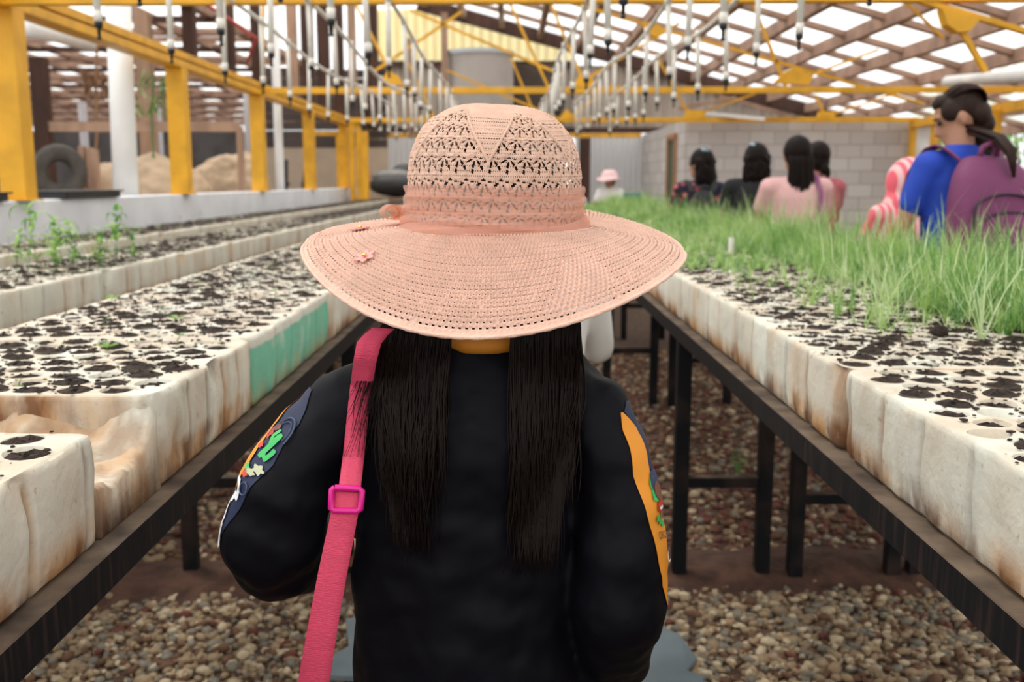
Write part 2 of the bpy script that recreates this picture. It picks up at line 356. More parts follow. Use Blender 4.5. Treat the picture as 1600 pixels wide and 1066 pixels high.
        sm.rings(R, caps=False); sm.add(R[-1], [tuple(range(12))])
    for q in range(crumbs*3):                             # spilt crumbs of soil
        c = cells[rs.randrange(len(cells))]; a = rs.random()*7; d = c[2]*rs.uniform(.7, 1.5); s_ = rs.uniform(.0008, .0026)*rs.choice([1, 1, 1.6])
        x, y = c[0]+d*math.cos(a), c[1]+d*math.sin(a)
        if abs(x) > W/2-.004 or abs(y) > L/2-.004: continue
        sm.add([(x+v[0]*s_*rs.uniform(1, 2), y+v[1]*s_*rs.uniform(1, 2), TH+v[2]*s_*.6+s_*.3) for v in IV], [tuple(f) for f in IF])
    ms = bpy.data.meshes.new('potting_soil'); ms.from_pydata(sm.v, [], sm.f); ms.materials.append(SOIL)
    return me, ms, cells
def place_tray(var, x, y, z, label, group, sy=1, rot=0):
    me, ms, cells = var
    r = empty('seedling_tray', label, 'seedling tray', (x, y, z), group); r.rotation_euler = (0, 0, rot); r.scale = (1, sy, 1)
    a = bpy.data.objects.new('tray_body', me); COL.objects.link(a); a.parent = r
    b = bpy.data.objects.new('potting_soil', ms); COL.objects.link(b); b.parent = r; b['kind'] = 'stuff'
    return r
LT = .79; WA, WB, WC = .56, .405, .66
V1 = make_tray(1, WA, LT, .066, .0272, .93, chips=[(WA/2, .20, TH, .05, .006)])
V2 = make_tray(2, WA, .53, .066, .0272, .95, chips=[(WA/2, -.19, .055, .03, .008), (WA/2, .02, TH, .04, .016), (WA/2, -.25, TH, .03, .008)], dirt=1.9, crumbs=160)
VG = make_tray(3, WA, .83, .062, .0262, .80, foam=FOAMG, crumbs=300, dirt=.6)
VA = make_tray(4, WA, LT, .060, .0255, .9, crumbs=300, dirt=1.0)
V4 = make_tray(5, WB, LT, .056, .0235, .9, crumbs=220, dirt=1.0)
V5 = make_tray(6, WB, LT, .056, .0235, .97, chips=[(WB/2, -.38, TH, .05, .012)], crumbs=400, dirt=1.3)
V6 = make_tray(7, WC, LT, .062, .0262, .95, chips=[(-WC/2, .38, .06, .07, .008), (-WC/2, -.1, TH, .03, .004)], crumbs=260, dirt=1.1)
V7 = make_tray(8, WC, LT, .060, .0255, .96, chips=[(-WC/2, -.37, TH, .05, .012)], crumbs=400, dirt=1.3)
V8 = make_tray(9, .30, LT, .060, .0255, .96, crumbs=120, dirt=1.0)
RZ = .85                                                 # top of the rails
def row(name, xc, ys, vs_, side, group, rotj=.008, pool=None):
    for i, (y0, y1) in enumerate(ys):
        v = vs_[i] if i < len(vs_) else random.choice(pool); L0 = {id(V2): .53, id(VG): .83}.get(id(v), LT)
        flip = 0
        extra = ''
        if v is VG: extra = 'green painted '
        if v is V2: extra = 'rust stained broken-edged '
        place_tray(v, xc+random.uniform(-.006, .006)*(1 if i > 2 else .3), (y0+y1)/2, RZ, '%s%sfoam seedling tray, %s in the %s' % (extra, '' if extra else 'white ', ORD[i], name), group, (y1-y0-.008)/L0, flip+random.uniform(-rotj, rotj)*(1 if i > 2 else .4))
def seq(y, L, end):
    r = []
    while y < end: r.append((y, y+L)); y += L
    return r
row('row edging the aisle on the left', -.515-WA/2, [(.42, 1.21), (1.415, 1.95), (1.95, 2.79)]+seq(2.79, .80, 20), [V1, V2, VG], -1, 'trays along the left of the aisle', pool=[VA])
row('second row left of aisle', -1.43-WB/2, seq(1.9, .80, 20), [V5, V4, V5], -1, 'trays in the second row on the left', pool=[V4, V5])
row('row by the low white wall', -2.14-WB/2, seq(2.9, .80, 20.5), [V4], -1, 'trays in the row by the low wall', pool=[V4, V5])
row('row edging the aisle on the right', .548+WC/2, seq(.0, .815, 13), [V6, V6, V7, V6], 1, 'trays along the right of the aisle', pool=[V6, V7])
row('narrow second row on the right, under tall seedlings', 1.222+.15, seq(.0, .815, 5.6), [V8], 1, 'narrow trays in the second row on the right', pool=[V8])
# the broken near end of the stained tray: upper half gone, a rough ledge left on the rail
brk = [o for o in COL.objects if o.name.startswith('seedling_tray') and 'rust stained' in o.get('label', '')][0]
V = []; Fc = []; na, nb = 30, 26; dl = []
for j in range(nb+1):
    for i in range(na+1):
        x = .278-.34*i/na; y = -.470+.215*j/nb; q = j/nb
        z = .066+.012*noise.noise(Vector((x*18, y*18, 0)))+.006*noise.noise(Vector((x*60, y*60, 3)))+.075*max(0, (q-.62)/.38)**2*(.7+.5*noise.noise(Vector((x*14, 1, 1))))+.05*max(0, (i/na-.75)/.25)**2
        if i == 0: z -= .006
        V.append((x-(.004 if i == 0 else 0), y, min(z, .142))); dl.append(.75)
n1 = len(V)
for j in range(nb+1):
    for i in range(na+1): x, y, z = V[j*(na+1)+i]; V.append((x, y, .001)); dl.append(1)
I = lambda i, j: j*(na+1)+i
for j in range(nb):
    for i in range(na): Fc += [(I(i, j), I(i, j+1), I(i+1, j+1), I(i+1, j)), (n1+I(i, j), n1+I(i+1, j), n1+I(i+1, j+1), n1+I(i, j+1))]
for i in range(na): Fc += [(I(i, 0), I(i+1, 0), n1+I(i+1, 0), n1+I(i, 0)), (I(i+1, nb), I(i, nb), n1+I(i, nb), n1+I(i+1, nb))]
for j in range(nb): Fc += [(I(0, j+1), I(0, j), n1+I(0, j), n1+I(0, j+1)), (I(na, j), I(na, j+1), n1+I(na, j+1), n1+I(na, j))]
me = bpy.data.meshes.new('broken_ledge'); me.from_pydata(V, [], Fc); me.materials.append(FOAM); at_ = me.attributes.new('dirt', 'FLOAT', 'POINT'); at_.data.foreach_set('value', dl)
me.polygons.foreach_set('use_smooth', [True]*len(Fc)); o = bpy.data.objects.new('broken_ledge', me); COL.objects.link(o); o.parent = brk
# ------------------------------------------------------------------ benches
def bench(xa, xb, y0, y1, frames, label, bar_z, legb=None):
    b = empty('steel_bench', label, 'bench', (0, 0, 0)); h = .045; s = 1 if xb > xa else -1
    for k, x in enumerate((xa, xb)):
        sg = s if k == 0 else -s; m = MB(); m.box((x+sg*.002, (y0+y1)/2, RZ-.0005-h/2), (.004, y1-y0, h)); m.box((x+sg*.022, (y0+y1)/2, RZ-.0025), (.040, y1-y0, .0045)); m.build('rail', STEEL, b)
    y = y0+.2
    while y < y1:
        m = MB(); m.box(((xa+xb)/2, y, RZ-.012), (abs(xb-xa)-.01, .03, .012)); m.build('cross_slat', STEEL, b); y += .4
    for fy in frames:
        for k, x in enumerate((xa, legb or xb)):
            sg = s if k == 0 else -s; xx = x+sg*.027
            m = MB(); m.box((xx, fy, (RZ-.006)/2-.01), (.046, .046, RZ-.006+.02)); m.build('leg', STEEL, b, bevel=.003)
        m = MB(); lb_ = legb or xb; m.box(((xa+lb_)/2, fy, bar_z), (abs(lb_-xa)-.1, .035, .035)); m.build('cross_brace', STEEL, b, bevel=.003)
FR = [.62, 3.14, 5.70, 8.25, 10.8]
bench(.523, .850, -1, 13.1, FR, 'black steel bench with tray row, right edge of the aisle', .335)
bench(.905, 1.28, -1, 13.1, FR, 'black steel bench standing right behind the aisle bench on the right', .28)
bench(1.30, 1.50, -1, 5.65, [.62, 3.14], 'narrow black steel bench under the tall seedlings on the right', .28)
bench(-.493, -1.085, -1, 20, FR+[13.4, 16], 'long black steel bench, left edge of the aisle', .335)
bench(-1.40, -1.86, -1, 20, FR+[13.4, 16], 'black steel bench of the second left tray row', .335)
bench(-2.11, -2.57, -1, 20.9, FR+[13.4, 16], 'black steel bench beside the low white wall', .335)
# ------------------------------------------------------------------ seedlings
def blade(P, d, L, wd, curl, n=4, droop=1.0, els=(52, 86)):
    V = []; p = Vector(P); el = math.radians(random.uniform(*els)); h = Vector((math.cos(d), math.sin(d), 0)); sd = Vector((-h.y, h.x, 0))
    for i in range(n+1):
        t = i/n; ww = wd*(1-t**1.5)*.5+.0002; V += [p-sd*ww, p+sd*ww]
        dr = h*math.cos(el)+Vector((0, 0, 1))*math.sin(el); p = p+dr*(L/n); el -= curl*droop*(.4+t)
    return V, [(2*i, 2*i+1, 2*i+3, 2*i+2) for i in range(n)]
def sprig(mb, P, h, nb, wd=.0025, spread=.5, feather=True, mi=0):
    P = Vector(P); mb_i = mi
    for k in range(nb):
        d = random.uniform(0, 2*PI); L = h*random.uniform(.55, 1.1)
        V, Fc = blade(P+Vector((random.uniform(-.004, .004), random.uniform(-.004, .004), 0)), d, L, wd, random.uniform(.05, spread)); mb.add(V, Fc, mi)
        if feather:                                     # fine side leaflets
            for q in range(1, 4):
                a = (V[2*q]+V[2*q+1])/2
                V2_, F2 = blade(a, d+random.uniform(-1.2, 1.2), L*.4, wd*.8, random.uniform(.2, .6), 2); mb.add(V2_, F2, mi)
base = RZ+TH-.008
# tall nearest seedlings are single plants
protos = []
for k in range(8):
    m = MB(); sprig(m, (0, 0, 0), random.uniform(.17, .25), random.randint(6, 9), .0030, .42, True)
    o = m.build('seedling', GREENS[k % 4]); protos.append(o)
used = [False]*8
sp = []
for i in range(150):
    y = random.uniform(1.5, 2.6); x = random.uniform(.80, 1.36)
    if random.random() < (x-.74)*1.8: sp.append((x, y, random.uniform(.7, 1.1)))
small = {1.98: 'nearest', 2.2: 'second nearest', 2.55: 'third nearest', 2.9: 'fourth nearest', 3.1: 'farthest'}
for (x, y, s_) in [(.62, 2.55, .3), (.66, 2.9, .35), (.72, 2.2, .35), (.70, 3.1, .4), (.80, 1.98, .45)]: sp.append((x, y, s_))
for i, (x, y, s_) in enumerate(sp):
    k = i % 8
    o = protos[k] if not used[k] else protos[k].copy()
    if used[k]: COL.objects.link(o)
    used[k] = True; o.location = (x, y, base); o.scale = (s_, s_, s_); o.rotation_euler = (0, 0, random.uniform(0, 6))
    tag(o, 'tall thin green seedling in the dense stand at right edge of the picture' if s_ > .5 else 'small single green seedling on the right aisle trays, %s of five' % small.get(y, ''), 'seedling', 'tall seedlings on the near right trays' if s_ > .5 else 'small seedlings on the right aisle trays')
for j, (xa, xb, y0, y1, n, hmin, hmax, lab, dens) in enumerate([
    (.98, 1.37, 1.8, 4.5, 900, .13, .27, 'dense stand of feathery green seedlings on the second right tray row, near half', 1),
    (.98, 1.37, 4.5, 13, 1700, .10, .25, 'dense stand of feathery green seedlings on the second right tray row, far half', 1),
    (.57, .95, 3.5, 13, 1700, .02, .085, 'short sparse green seedlings on the right aisle tray row', 0),
    (.72, .95, 2.0, 5.5, 130, .05, .15, 'taller green seedlings along the back of the right aisle tray row', 0)]):
    m = MB()
    for i in range(n):
        x = random.uniform(xa, xb); y = y0+(y1-y0)*random.random()**1.15
        h = random.uniform(hmin, hmax)*random.choice([1.1, 1, .5, .75])*(1+.5*noise.noise(Vector((x*3, y*1.2, 4))))
        if j < 2: h *= .30+.80*(x-xa)/(xb-xa)
        sprig(m, (x, y, base), h, random.randint(5, 7), .0030 if hmax > .1 else .006, random.choice([.45, .8, 1.25]), j < 2, mi=random.choice([0, 1, 1, 2, 3]))
    tag(m.build('seedling_foliage', GREENS), lab, 'seedlings', kind='stuff')
# leafy seedlings at left
def leafy(mb, P, h, nl, lw=.010):
    P = Vector(P); top = P+Vector((random.uniform(-.2, .2)*h, random.uniform(-.15, .15)*h, h)); mid = (P+top)/2+Vector((random.uniform(-.012, .012), 0, 0))
    mb.tube([P, mid, top], [.0012, .001, .0006], 5, mi=2)
    for i in range(nl):
        t = .25+.75*i/max(1, nl-1); b = P.lerp(top, t) if t > .5 else P.lerp(mid, t*2); d = random.uniform(0, 2*PI)
        for s_ in (0, PI):
            V, Fc = blade(b, d+s_+random.uniform(-.4, .4), h*random.uniform(.28, .55), lw, .75, 5, els=(15, 60)); mb.add(V, Fc, random.choice([0, 1, 2]))
lp = [(-1.52, 3.32, .15), (-1.60, 3.38, .20), (-1.50, 3.46, .13), (-1.66, 3.42, .16), (-1.74, 3.5, .12), (-1.47, 3.55, .10), (-1.58, 3.58, .14), (-1.49, 3.75, .18), (-1.56, 3.8, .12), (-1.78, 3.36, .12), (-1.45, 3.82, .12), (-1.70, 3.70, .15)]
lp.sort(key=lambda q: q[0]/q[1])
for i, (x, y, h) in enumerate(lp):
    m = MB(); leafy(m, (0, 0, 0), h*1.15, 8, .017); o = m.build('leafy_seedling', GREENS); o.location = (x, y, base)
    tag(o, 'leafy green seedling, %s from the left in the cluster at the picture\'s left edge' % (['first']+ORD[1:])[i], 'seedling', 'leafy seedlings on the second left tray row')
for i in range(70):
    rw = random.choice([0, 0, 1, 2, 2]); xa = [-.54, -1.45, -2.17][rw]; x = xa-random.uniform(0, .36); y = random.uniform([1.4, 2.3, 4][rw], [9, 12, 18][rw])
    if rw and y < 4: y += 3
    h = random.uniform(.012, .035)*(1 if rw == 0 else 2.0); m = MB(); leafy(m, (0, 0, 0), h, 2, .012 if rw == 0 else .012); o = m.build('sprout', GREENS); o.location = (x, y, base)
    nm = ['first left tray row beside the aisle', 'second left tray row', 'left tray row by the low wall'][rw]
    tag(o, 'tiny green sprout growing in the '+nm, 'sprout', 'sprouts in the '+nm)
for (a, b_, zc, w_) in [(274, 507, 0, 1), (168, 553, 0, 0), (175, 474, 0, 1)]:
    d = ray(a, b_); t = (base-.0-HC)/d.z; p = C0+d*t; m = MB()
    for q in range(3):
        an = q*2.1; m.add([(0, 0, .012), (.014*math.cos(an-.6), .014*math.sin(an-.6), .02), (.024*math.cos(an), .024*math.sin(an), .019), (.014*math.cos(an+.6), .014*math.sin(an+.6), .02)], [(0, 1, 2, 3)])
    m.tube([(0, 0, 0), (0, 0, .014)], .001, 5); o = m.build('sprout', GREENS[0]); o.location = p
    tag(o, 'round-leaved bright green sprout %s' % {274: 'at the back edge of the stained tray', 168: 'in the middle of the stained tray', 175: 'at the near corner of the green painted tray'}[a], 'sprout')
m = MB(); m.tube([(0, 0, 0), (0, 0, .075)], .012, 12); o = m.build('plastic_tube', PVC, smooth=False); o.location = (.94, 4.1, RZ+TH); o.location = (.93, 4.25, RZ+TH-.004); tag(o, 'short white plastic tube standing upright among the right trays', 'tube')
d = ray(1468, 518); t = (RZ+TH+.008-HC)/d.z; p = C0+d*t; m = MB(); m.add([v*np.array([.016, .02, .011])*(1+.25*math.sin(i*7)) for i, v in enumerate(IV2)], [tuple(f) for f in IF2]); o = m.build('soil_clod', SOIL, smooth=True); o.location = p; tag(o, 'dark clod of soil lying between two right trays', 'soil clod')
# weed on the gravel
m = MB(); sprig(m, (0, 0, 0), .14, 7, .006, .3); o = m.build('weed', GREENS[2]); o.location = (1.02, 4.35, 0); tag(o, 'small green weed growing in the gravel below the right bench', 'weed')
m = MB(); sprig(m, (0, 0, 0), .06, 6, .008, .5); o = m.build('weed', GREENS[0]); o.location = (.52, 4.6, 0); tag(o, 'tiny green weed in the aisle gravel near the far legs', 'weed')
# ------------------------------------------------------------------ left wall and yellow frame
m = MB(); m.box((-3.0, 12, .595), (.2, 26, 1.19)); struct(m.build('wall_left', CONC, bevel=.01), 'low whitewashed wall along the left side', 'wall')
PY = [6.0, 8.98, 11.75, 14.7, 17.7, 20.6]
for i, y in enumerate(PY):
    m = MB(); m.box((-2.93, y, 1.19+1.09/2), (.15, .15, 1.09)); m.box((-2.93, y, 1.194), (.2, .2, .008))
    tag(m.build('steel_post', YEL, bevel=.006), 'yellow steel post on the low wall, %s from the camera' % ORD[i], 'post', 'yellow posts on the low wall')
e = empty('eave_beam', 'long yellow double steel beam running over the posts on the low wall', 'beam')
for dz, h in ((2.31, .06), (2.385, .06)):
    m = MB(); m.box((-2.93, 12.6, dz), (.15, 19, h)); m.build('channel', YEL, e, bevel=.004)
def truss(Y, label, chord, bars, plates):
    t = empty('roof_truss', label, 'truss', group='yellow roof trusses')
    def q(x, y):
        r = ray(x, y); k = Y/r.y; return C0+r*k
    for (a, b_, th) in chord: m = MB(); m.bar(q(*a), q(*b_), .07, th, up=(0, 0, 1)); m.build('chord', YEL, t, bevel=.004)
    for (a, b_, th) in bars: m = MB(); m.bar(q(*a), q(*b_), .03, th, up=(0, 1, 0)); m.build('brace', YEL, t)
    for P in plates:
        m = MB(); R = [[q(*p)+Vector((0, s_, 0)) for p in P] for s_ in (-.045, .045)]; m.rings(R); m.build('gusset_plate', YEL, t)
truss(5.85, 'yellow steel truss crossing the top edge of the picture', [((-60, -2), (1760, -8), .075)], [((1400, -10), (1700, 78), .045), ((1498, 40), (1540, 112), .03), ((45, 2), (-200, -60), .04)], [[(1468, 15), (1475, 40), (1492, 52), (1510, 50), (1528, 30)]])
truss(11.75, 'yellow steel truss with sloping chord, second from the camera', [((405, 142), (1660, 140), .07)],
      [((840, -10), (1442, 162), .06), ((555, 5), (614, 122), .05), ((860, 5), (912, 128), .05), ((1174, 0), (1228, 136), .06), ((905, 130), (1062, 36), .05), ((1245, 125), (1372, 78), .04), ((584, 112), (722, 18), .035), ((641, 16), (880, 118), .035), ((796, 4), (857, 137), .04), ((411, 0), (411, 142), .06), ((1475, 60), (1400, -10), .03)],
      [[(1208, 130), (1226, 112), (1240, 106), (1270, 118), (1262, 134)], [(594, 130), (606, 112), (622, 118), (632, 134)], [(892, 136), (905, 118), (925, 122), (935, 136)], [(1010, 52), (1002, 38), (1022, 34), (1040, 50), (1026, 60)]])
truss(16.0, 'yellow steel truss above the block wall, third from the camera', [((545, 188), (1436, 187), .075)],
      [((1027, 90), (1079, 184), .06), ((1085, 180), (1180, 146), .05), ((1274, 148), (1290, 184), .05), ((1290, 182), (1480, 120), .04), ((638, 98), (676, 178), .06), ((798, 90), (836, 180), .05), ((698, 110), (870, 184), .045), ((890, 184), (960, 130), .05), ((1016, 40), (905, 10), .04)],
      [[(1068, 186), (1072, 172), (1100, 173), (1102, 186)], [(1276, 186), (1280, 174), (1302, 174), (1304, 186)], [(662, 186), (670, 172), (684, 186)], [(872, 187), (885, 170), (900, 187)]])
truss(20.9, 'yellow steel beam low over the far white sheets, farthest of the trusses', [((600, 212), (1002, 212), .09)], [((529, 148), (529, 200), .08)], [])
# ------------------------------------------------------------------ roof
def zr(x): return 3.50+.265*(3.95-x)
rf_ = empty('ceiling', 'timber roof of purlins and rafters under translucent white sheets', 'roof'); rf_['kind'] = 'structure'
RY0, RY1 = -2.5, 22.3; XR = -1.9
for i in range(14):
    x = XR+.05+.82*i; m = MB(); m.bar((x, RY0, zr(x)), (x, RY1, zr(x)), .11, .18); m.build('purlin', WOODR, rf_)
y = -2
while y < 22:
    m = MB(); m.bar((XR, y, zr(XR)+.03), (9, y, zr(9)+.03), .13, .08); m.build('rafter', WOODR, rf_); y += 1.5
m = MB(); m.bar((XR-.1, 22.1, zr(XR)), (9, 22.1, zr(9)), .12, .30); m.build('end_rafter', WOODD, rf_)
m = MB()
for k in range(34): pass
m.add([(XR, RY0, zr(XR)+.11), (9.2, RY0, zr(9.2)+.11), (9.2, RY1, zr(9.2)+.11), (XR, RY1, zr(XR)+.11)], [(0, 1, 2, 3)]); m.build('roof_sheet', SHEET, rf_)
m = MB(); m.add([(XR, RY0, zr(XR)+.11), (XR-2.2, RY0, zr(XR)-.45), (XR-2.2, RY1, zr(XR)-.45), (XR, RY1, zr(XR)+.11)], [(0, 1, 2, 3)]); m.build('roof_sheet', SHEET, rf_)
# ------------------------------------------------------------------ irrigation lines
def irrigation(X, zc0, zc1, label, sag=()):
    t = empty('irrigation_line', label, 'irrigation pipe', group='overhead irrigation lines')
    zp = HC+1.0; pts = []; y = zc0
    def pz(y):
        z = zp
        for (c, w_, d) in sag: z -= d*math.exp(-((y-c)/w_)**2)
        return z
    while y <= zc1+.01: pts.append((X+.02*math.sin(y*1.3), y, pz(y))); y += .2
    m = MB(); m.tube(pts, .013, 8); m.build('supply_pipe', PVC, t, True)
    y = zc0+.1; k = 0
    while y < zc1:
        L = .34+random.uniform(-.02, .04); x = X+.02*math.sin(y*1.3); lean = random.uniform(-.015, .02); z0 = pz(y)
        m = MB(); m.tube([(x, y, z0+.008), (x+lean, y, z0-L)], .0145, 8); m.tube([(x, y, z0-.02), (x, y, z0+.022)], .019, 8); m.tube([(x+lean, y, z0-L+.01), (x+lean, y, z0-L-.03)], .0175, 8)
        d = m.build('drop_tube', PVC, t, True)
        m = MB(); m.tube([(x+lean, y, z0-L-.025), (x+lean, y, z0-L-.05), (x+lean, y, z0-L-.055), (x+lean, y, z0-L-.085)], [.017, .016, .007, .006], 8); m.ell((x+lean, y, z0-L-.090), (.010, .010, .007), 8, 6); m.build('nozzle', BLK, d, True)
        y += .83; k += 1
for X, y0, y1, lb, sg in [(-.70, 2.3, 13.5, 'white irrigation pipe with drop tubes, left of the aisle, nearest the hat', ()), (-1.16, 2.4, 14.5, 'sagging white irrigation pipe with drop tubes, middle of the left three', ((9.6, 1.6, .10),)),
                          (-1.58, 2.2, 14, 'white irrigation pipe with drop tubes, leftmost of the left three', ((9.0, 2, .06),)), (.40, 2.6, 14.5, 'white irrigation pipe with drop tubes just right of the hat crown', ()),
                          (.84, 2.3, 14, 'white irrigation pipe with drop tubes, middle of the right three', ((7.2, 1.2, .08),)), (1.20, 2.5, 13, 'white irrigation pipe with drop tubes, rightmost of the right three', ((6.5, 1.0, .05),))]:
    irrigation(X, y0, y1, lb, sg)
# ------------------------------------------------------------------ far end
def corr_wall(x0, x1, z0, z1, Y, pitch, amp):
    n = int((x1-x0)/pitch*6); V = []
    for j in (0, 1):
        for i in range(n+1): V.append((x0+(x1-x0)*i/n, Y+amp*math.sin(2*PI*i/6), z0(i/n) if callable(z0) and j == 0 else (z1(x0+(x1-x0)*i/n) if callable(z1) and j else (z1 if j else z0))))
    m = MB(); m.add(V, [(i, i+1, n+2+i, n+1+i) for i in range(n)]); return m
fw = empty('wall_back', 'far end wall of grey, white and yellow corrugated sheets', 'wall'); fw['kind'] = 'structure'
GREYS = mat('grey_siding', (.48, .41, .35), .7, .3, 1.5, stretch=(3, 1, .3))
corr_wall(-3.0, 6.5, 2.35, lambda x: min(3.78, zr(x)-.1), 22.2, .2, .03).build('grey_siding', GREYS, fw, True)
corr_wall(-3.0, 1.35, 3.88, lambda x: zr(max(x, -1.9))-.1, 22.25, .2, .07).build('yellow_siding', YSHEET, fw, True)
corr_wall(-3.0, 1.1, 0, 2.35, 22.0, .12, .012).build('white_siding', mat('white_siding', (.68, .69, .70), .6), fw, True)
corr_wall(1.35, 2.85, 0, 2.25, 21.8, .12, .012).build('white_siding', mat('white_siding', (.68, .69, .70)), fw, True)
m = MB(); m.bar((-3, 22.1, 3.80), (1.4, 22.1, 3.80), .08, .12); m.bar((-3, 22.1, 2.4), (6.4, 22.1, 2.4), .08, .12); m.build('girt', WOODD, fw)
m = MB(); m.ell((0, 0, 0), (.01, .01, .01), 6, 4); m = MB(); m.tube([(-.65, 20.95, 2.4), (-.65, 20.95, 3.86)], .68, 32); m.tube([(-.65, 20.95, 3.82), (-.65, 20.95, 3.9)], .71, 32, mi=1)
tag(m.build('water_tank', [mat('grey_tank', (.46, .42, .39), .7, .15, 2), mat('tank_rim', (.5, .56, .6), .5)], smooth=False), 'big round grey water tank behind the far roof trusses', 'tank')
m = MB(); m.box((.45, 21.7, 3.1), (1.2, .06, 1.3)); tag(m.build('dark_board', mat('dark_board', (.10, .075, .06), .8, .3, 3)), 'dark brown board hanging beside the round water tank', 'board')
def wpost(x, y0, y1, zc, wd, mt=WOOD, name='wooden_post', label='', ground=False, dep=None):
    a = px(x, y0, zc); b_ = px(x, y1, zc); b_.y = a.y
    X = (a.x+b_.x)/2; m = MB(); z0 = 0 if ground else b_.z; m.bar((X, a.y, z0), (X, a.y, a.z), wd, dep or wd); return tag(m.build(name, mt, bevel=.004), label, 'post')
wpost(914, 216, 300, 20.5, .22, WOODD, label='dark wooden post left of the far white sheet', ground=True)
wpost(694, 20, 150, 19.8, .13, label='pale wooden stud in front of the yellow sheets, left of the round tank')
# CMU block room
def block_mat():
    m = mat('grey_block', (.42, .39, .37), .9, .1, 5, .3, 60); n = m.node_tree.nodes; l = m.node_tree.links; b = n['Principled BSDF']
    t = n.new('ShaderNodeTexCoord'); mp = n.new('ShaderNodeMapping'); mp.inputs['Rotation'].default_value = (PI/2, 0, 0); l.new(t.outputs['Object'], mp.inputs[0])
    br = n.new('ShaderNodeTexBrick'); br.inputs['Scale'].default_value = 1; br.inputs['Brick Width'].default_value = .40; br.inputs['Row Height'].default_value = .21; br.inputs['Mortar Size'].default_value = .008
    br.inputs['Color1'].default_value = (.60, .57, .55, 1); br.inputs['Color2'].default_value = (.47, .44, .42, 1); br.inputs['Mortar'].default_value = (.33, .30, .28, 1); l.new(mp.outputs[0], br.inputs['Vector']); l.new(br.outputs[0], b.inputs['Base Color'])
    return m
BM = block_mat()
m = MB(); m.box((4.62, 0, 1.14), (3.62, .15, 2.28)); o = m.build('wall_right', BM); o.location = (0, 16.35, 0); struct(o, 'grey concrete block wall behind the people on the right', 'wall')
m = MB(); m.box((0, 0, 1.14), (5.4, .15, 2.28)); o = m.build('wall_right', BM); o.location = (2.86, 19.05, 0); o.rotation_euler = (0, 0, PI/2); struct(o, 'side of the grey block room facing the aisle', 'wall')
dr = empty('door_1', 'narrow wooden door frame in the side of the block room', 'door', (2.77, 17.6, 0)); dr['kind'] = 'structure'
m = MB(); m.box((0, -.42, 1.0), (.06, .10, 2.1)); m.box((0, .42, 1.0), (.06, .10, 2.1)); m.box((0, 0, 2.07), (.06, .94, .09)); m.build('door_frame', mat('door_wood', (.42, .22, .11), .6), dr)
m = MB(); m.box((.02, 0, 1.0), (.03, .74, 2.0)); m.build('door_panel', mat('green_door', (.06, .09, .05), .6), dr)
for k, (a, b_) in enumerate([((1060, 170), (1150, 152)), ((1090, 176), (1195, 186)), ((1125, 150), (1245, 184))]):
    m = MB(); m.bar(px(a[0], a[1], 15.7), px(b_[0], b_[1], 15.4), .09, .05); tag(m.build('plank', [WOOD, WHITEP, WOODR][k]), ['pale wooden plank propped on the far truss, left end', 'white strip lying flat on top of the far truss', 'brown plank slanting down behind the far truss'][k], 'plank')
# right end: yellow posts, white sheets, bush outside
for k, (x, y0) in enumerate([(1430, 190), (1548, 172), (1462, 188)]):
    o = wpost(x, y0, 260, [15.8, 11.5, 14.6][k], [.12, .2, .1][k], YEL, 'steel_post', ['yellow steel post at the right end of the block wall', 'yellow steel post behind the girl with the purple backpack', 'thin yellow post left of the blue shirted girl'][k], True)
m = MB(); m.bar(px(1425, 194, 15.8), px(1680, 150, 9.5), .10, .12); tag(m.build('steel_beam', YEL), 'yellow steel beam over the opening at the right edge', 'beam')
m = MB(); a = px(1434, 200, 15.5); b_ = px(1462, 200, 14.7); m.bar((a.x, a.y, 1.15), (b_.x, b_.y, 1.15), .02, 2.0); tag(m.build('white_sheet', WHITEP), 'white sheet panel between two thin yellow posts on the right', 'panel')
m = MB(); m.tube([px(1480, 128, 12.2), px(1700, 110, 8.5)], .07, 10); tag(m.build('roof_pipe', WHITEP, smooth=True), 'fat white pipe under the roof at the right edge', 'pipe')
m = MB()
for i in range(9000):
    t = random.random(); c = Vector((13.2, 25.5, 2.2)); u = Vector((random.gauss(0, 1), random.gauss(0, 1), random.gauss(0, 1))).normalized()*random.uniform(.7, 1)
    p = c+Vector((u.x*3.4, u.y*2, u.z*2.3)); s_ = random.uniform(.06, .13); n_ = Vector((random.gauss(0, 1), random.gauss(0, 1), random.gauss(0, 1))).normalized(); x_ = n_.orthogonal().normalized()*s_; y_ = n_.cross(x_)
    m.add([p-x_, p-y_*.4, p+x_, p+y_*.4], [(0, 1, 2, 3)], random.randint(0, 3))
bu = m.build('foliage', GREENS); 
eb = empty('bush', 'leafy green bush outside the opening at the right edge', 'bush'); bu.parent = eb; bu['kind'] = 'stuff'
m = MB()
for k in range(5): m.tube([(13.2+.1*k, 25.5, 0), (12.6+.35*k, 25.5+.2*k, 1.2), (11.8+.7*k, 25.1+.3*k, 2.8)], [.07, .05, .02], 7)
m.build('stem', WOODD, eb, True)
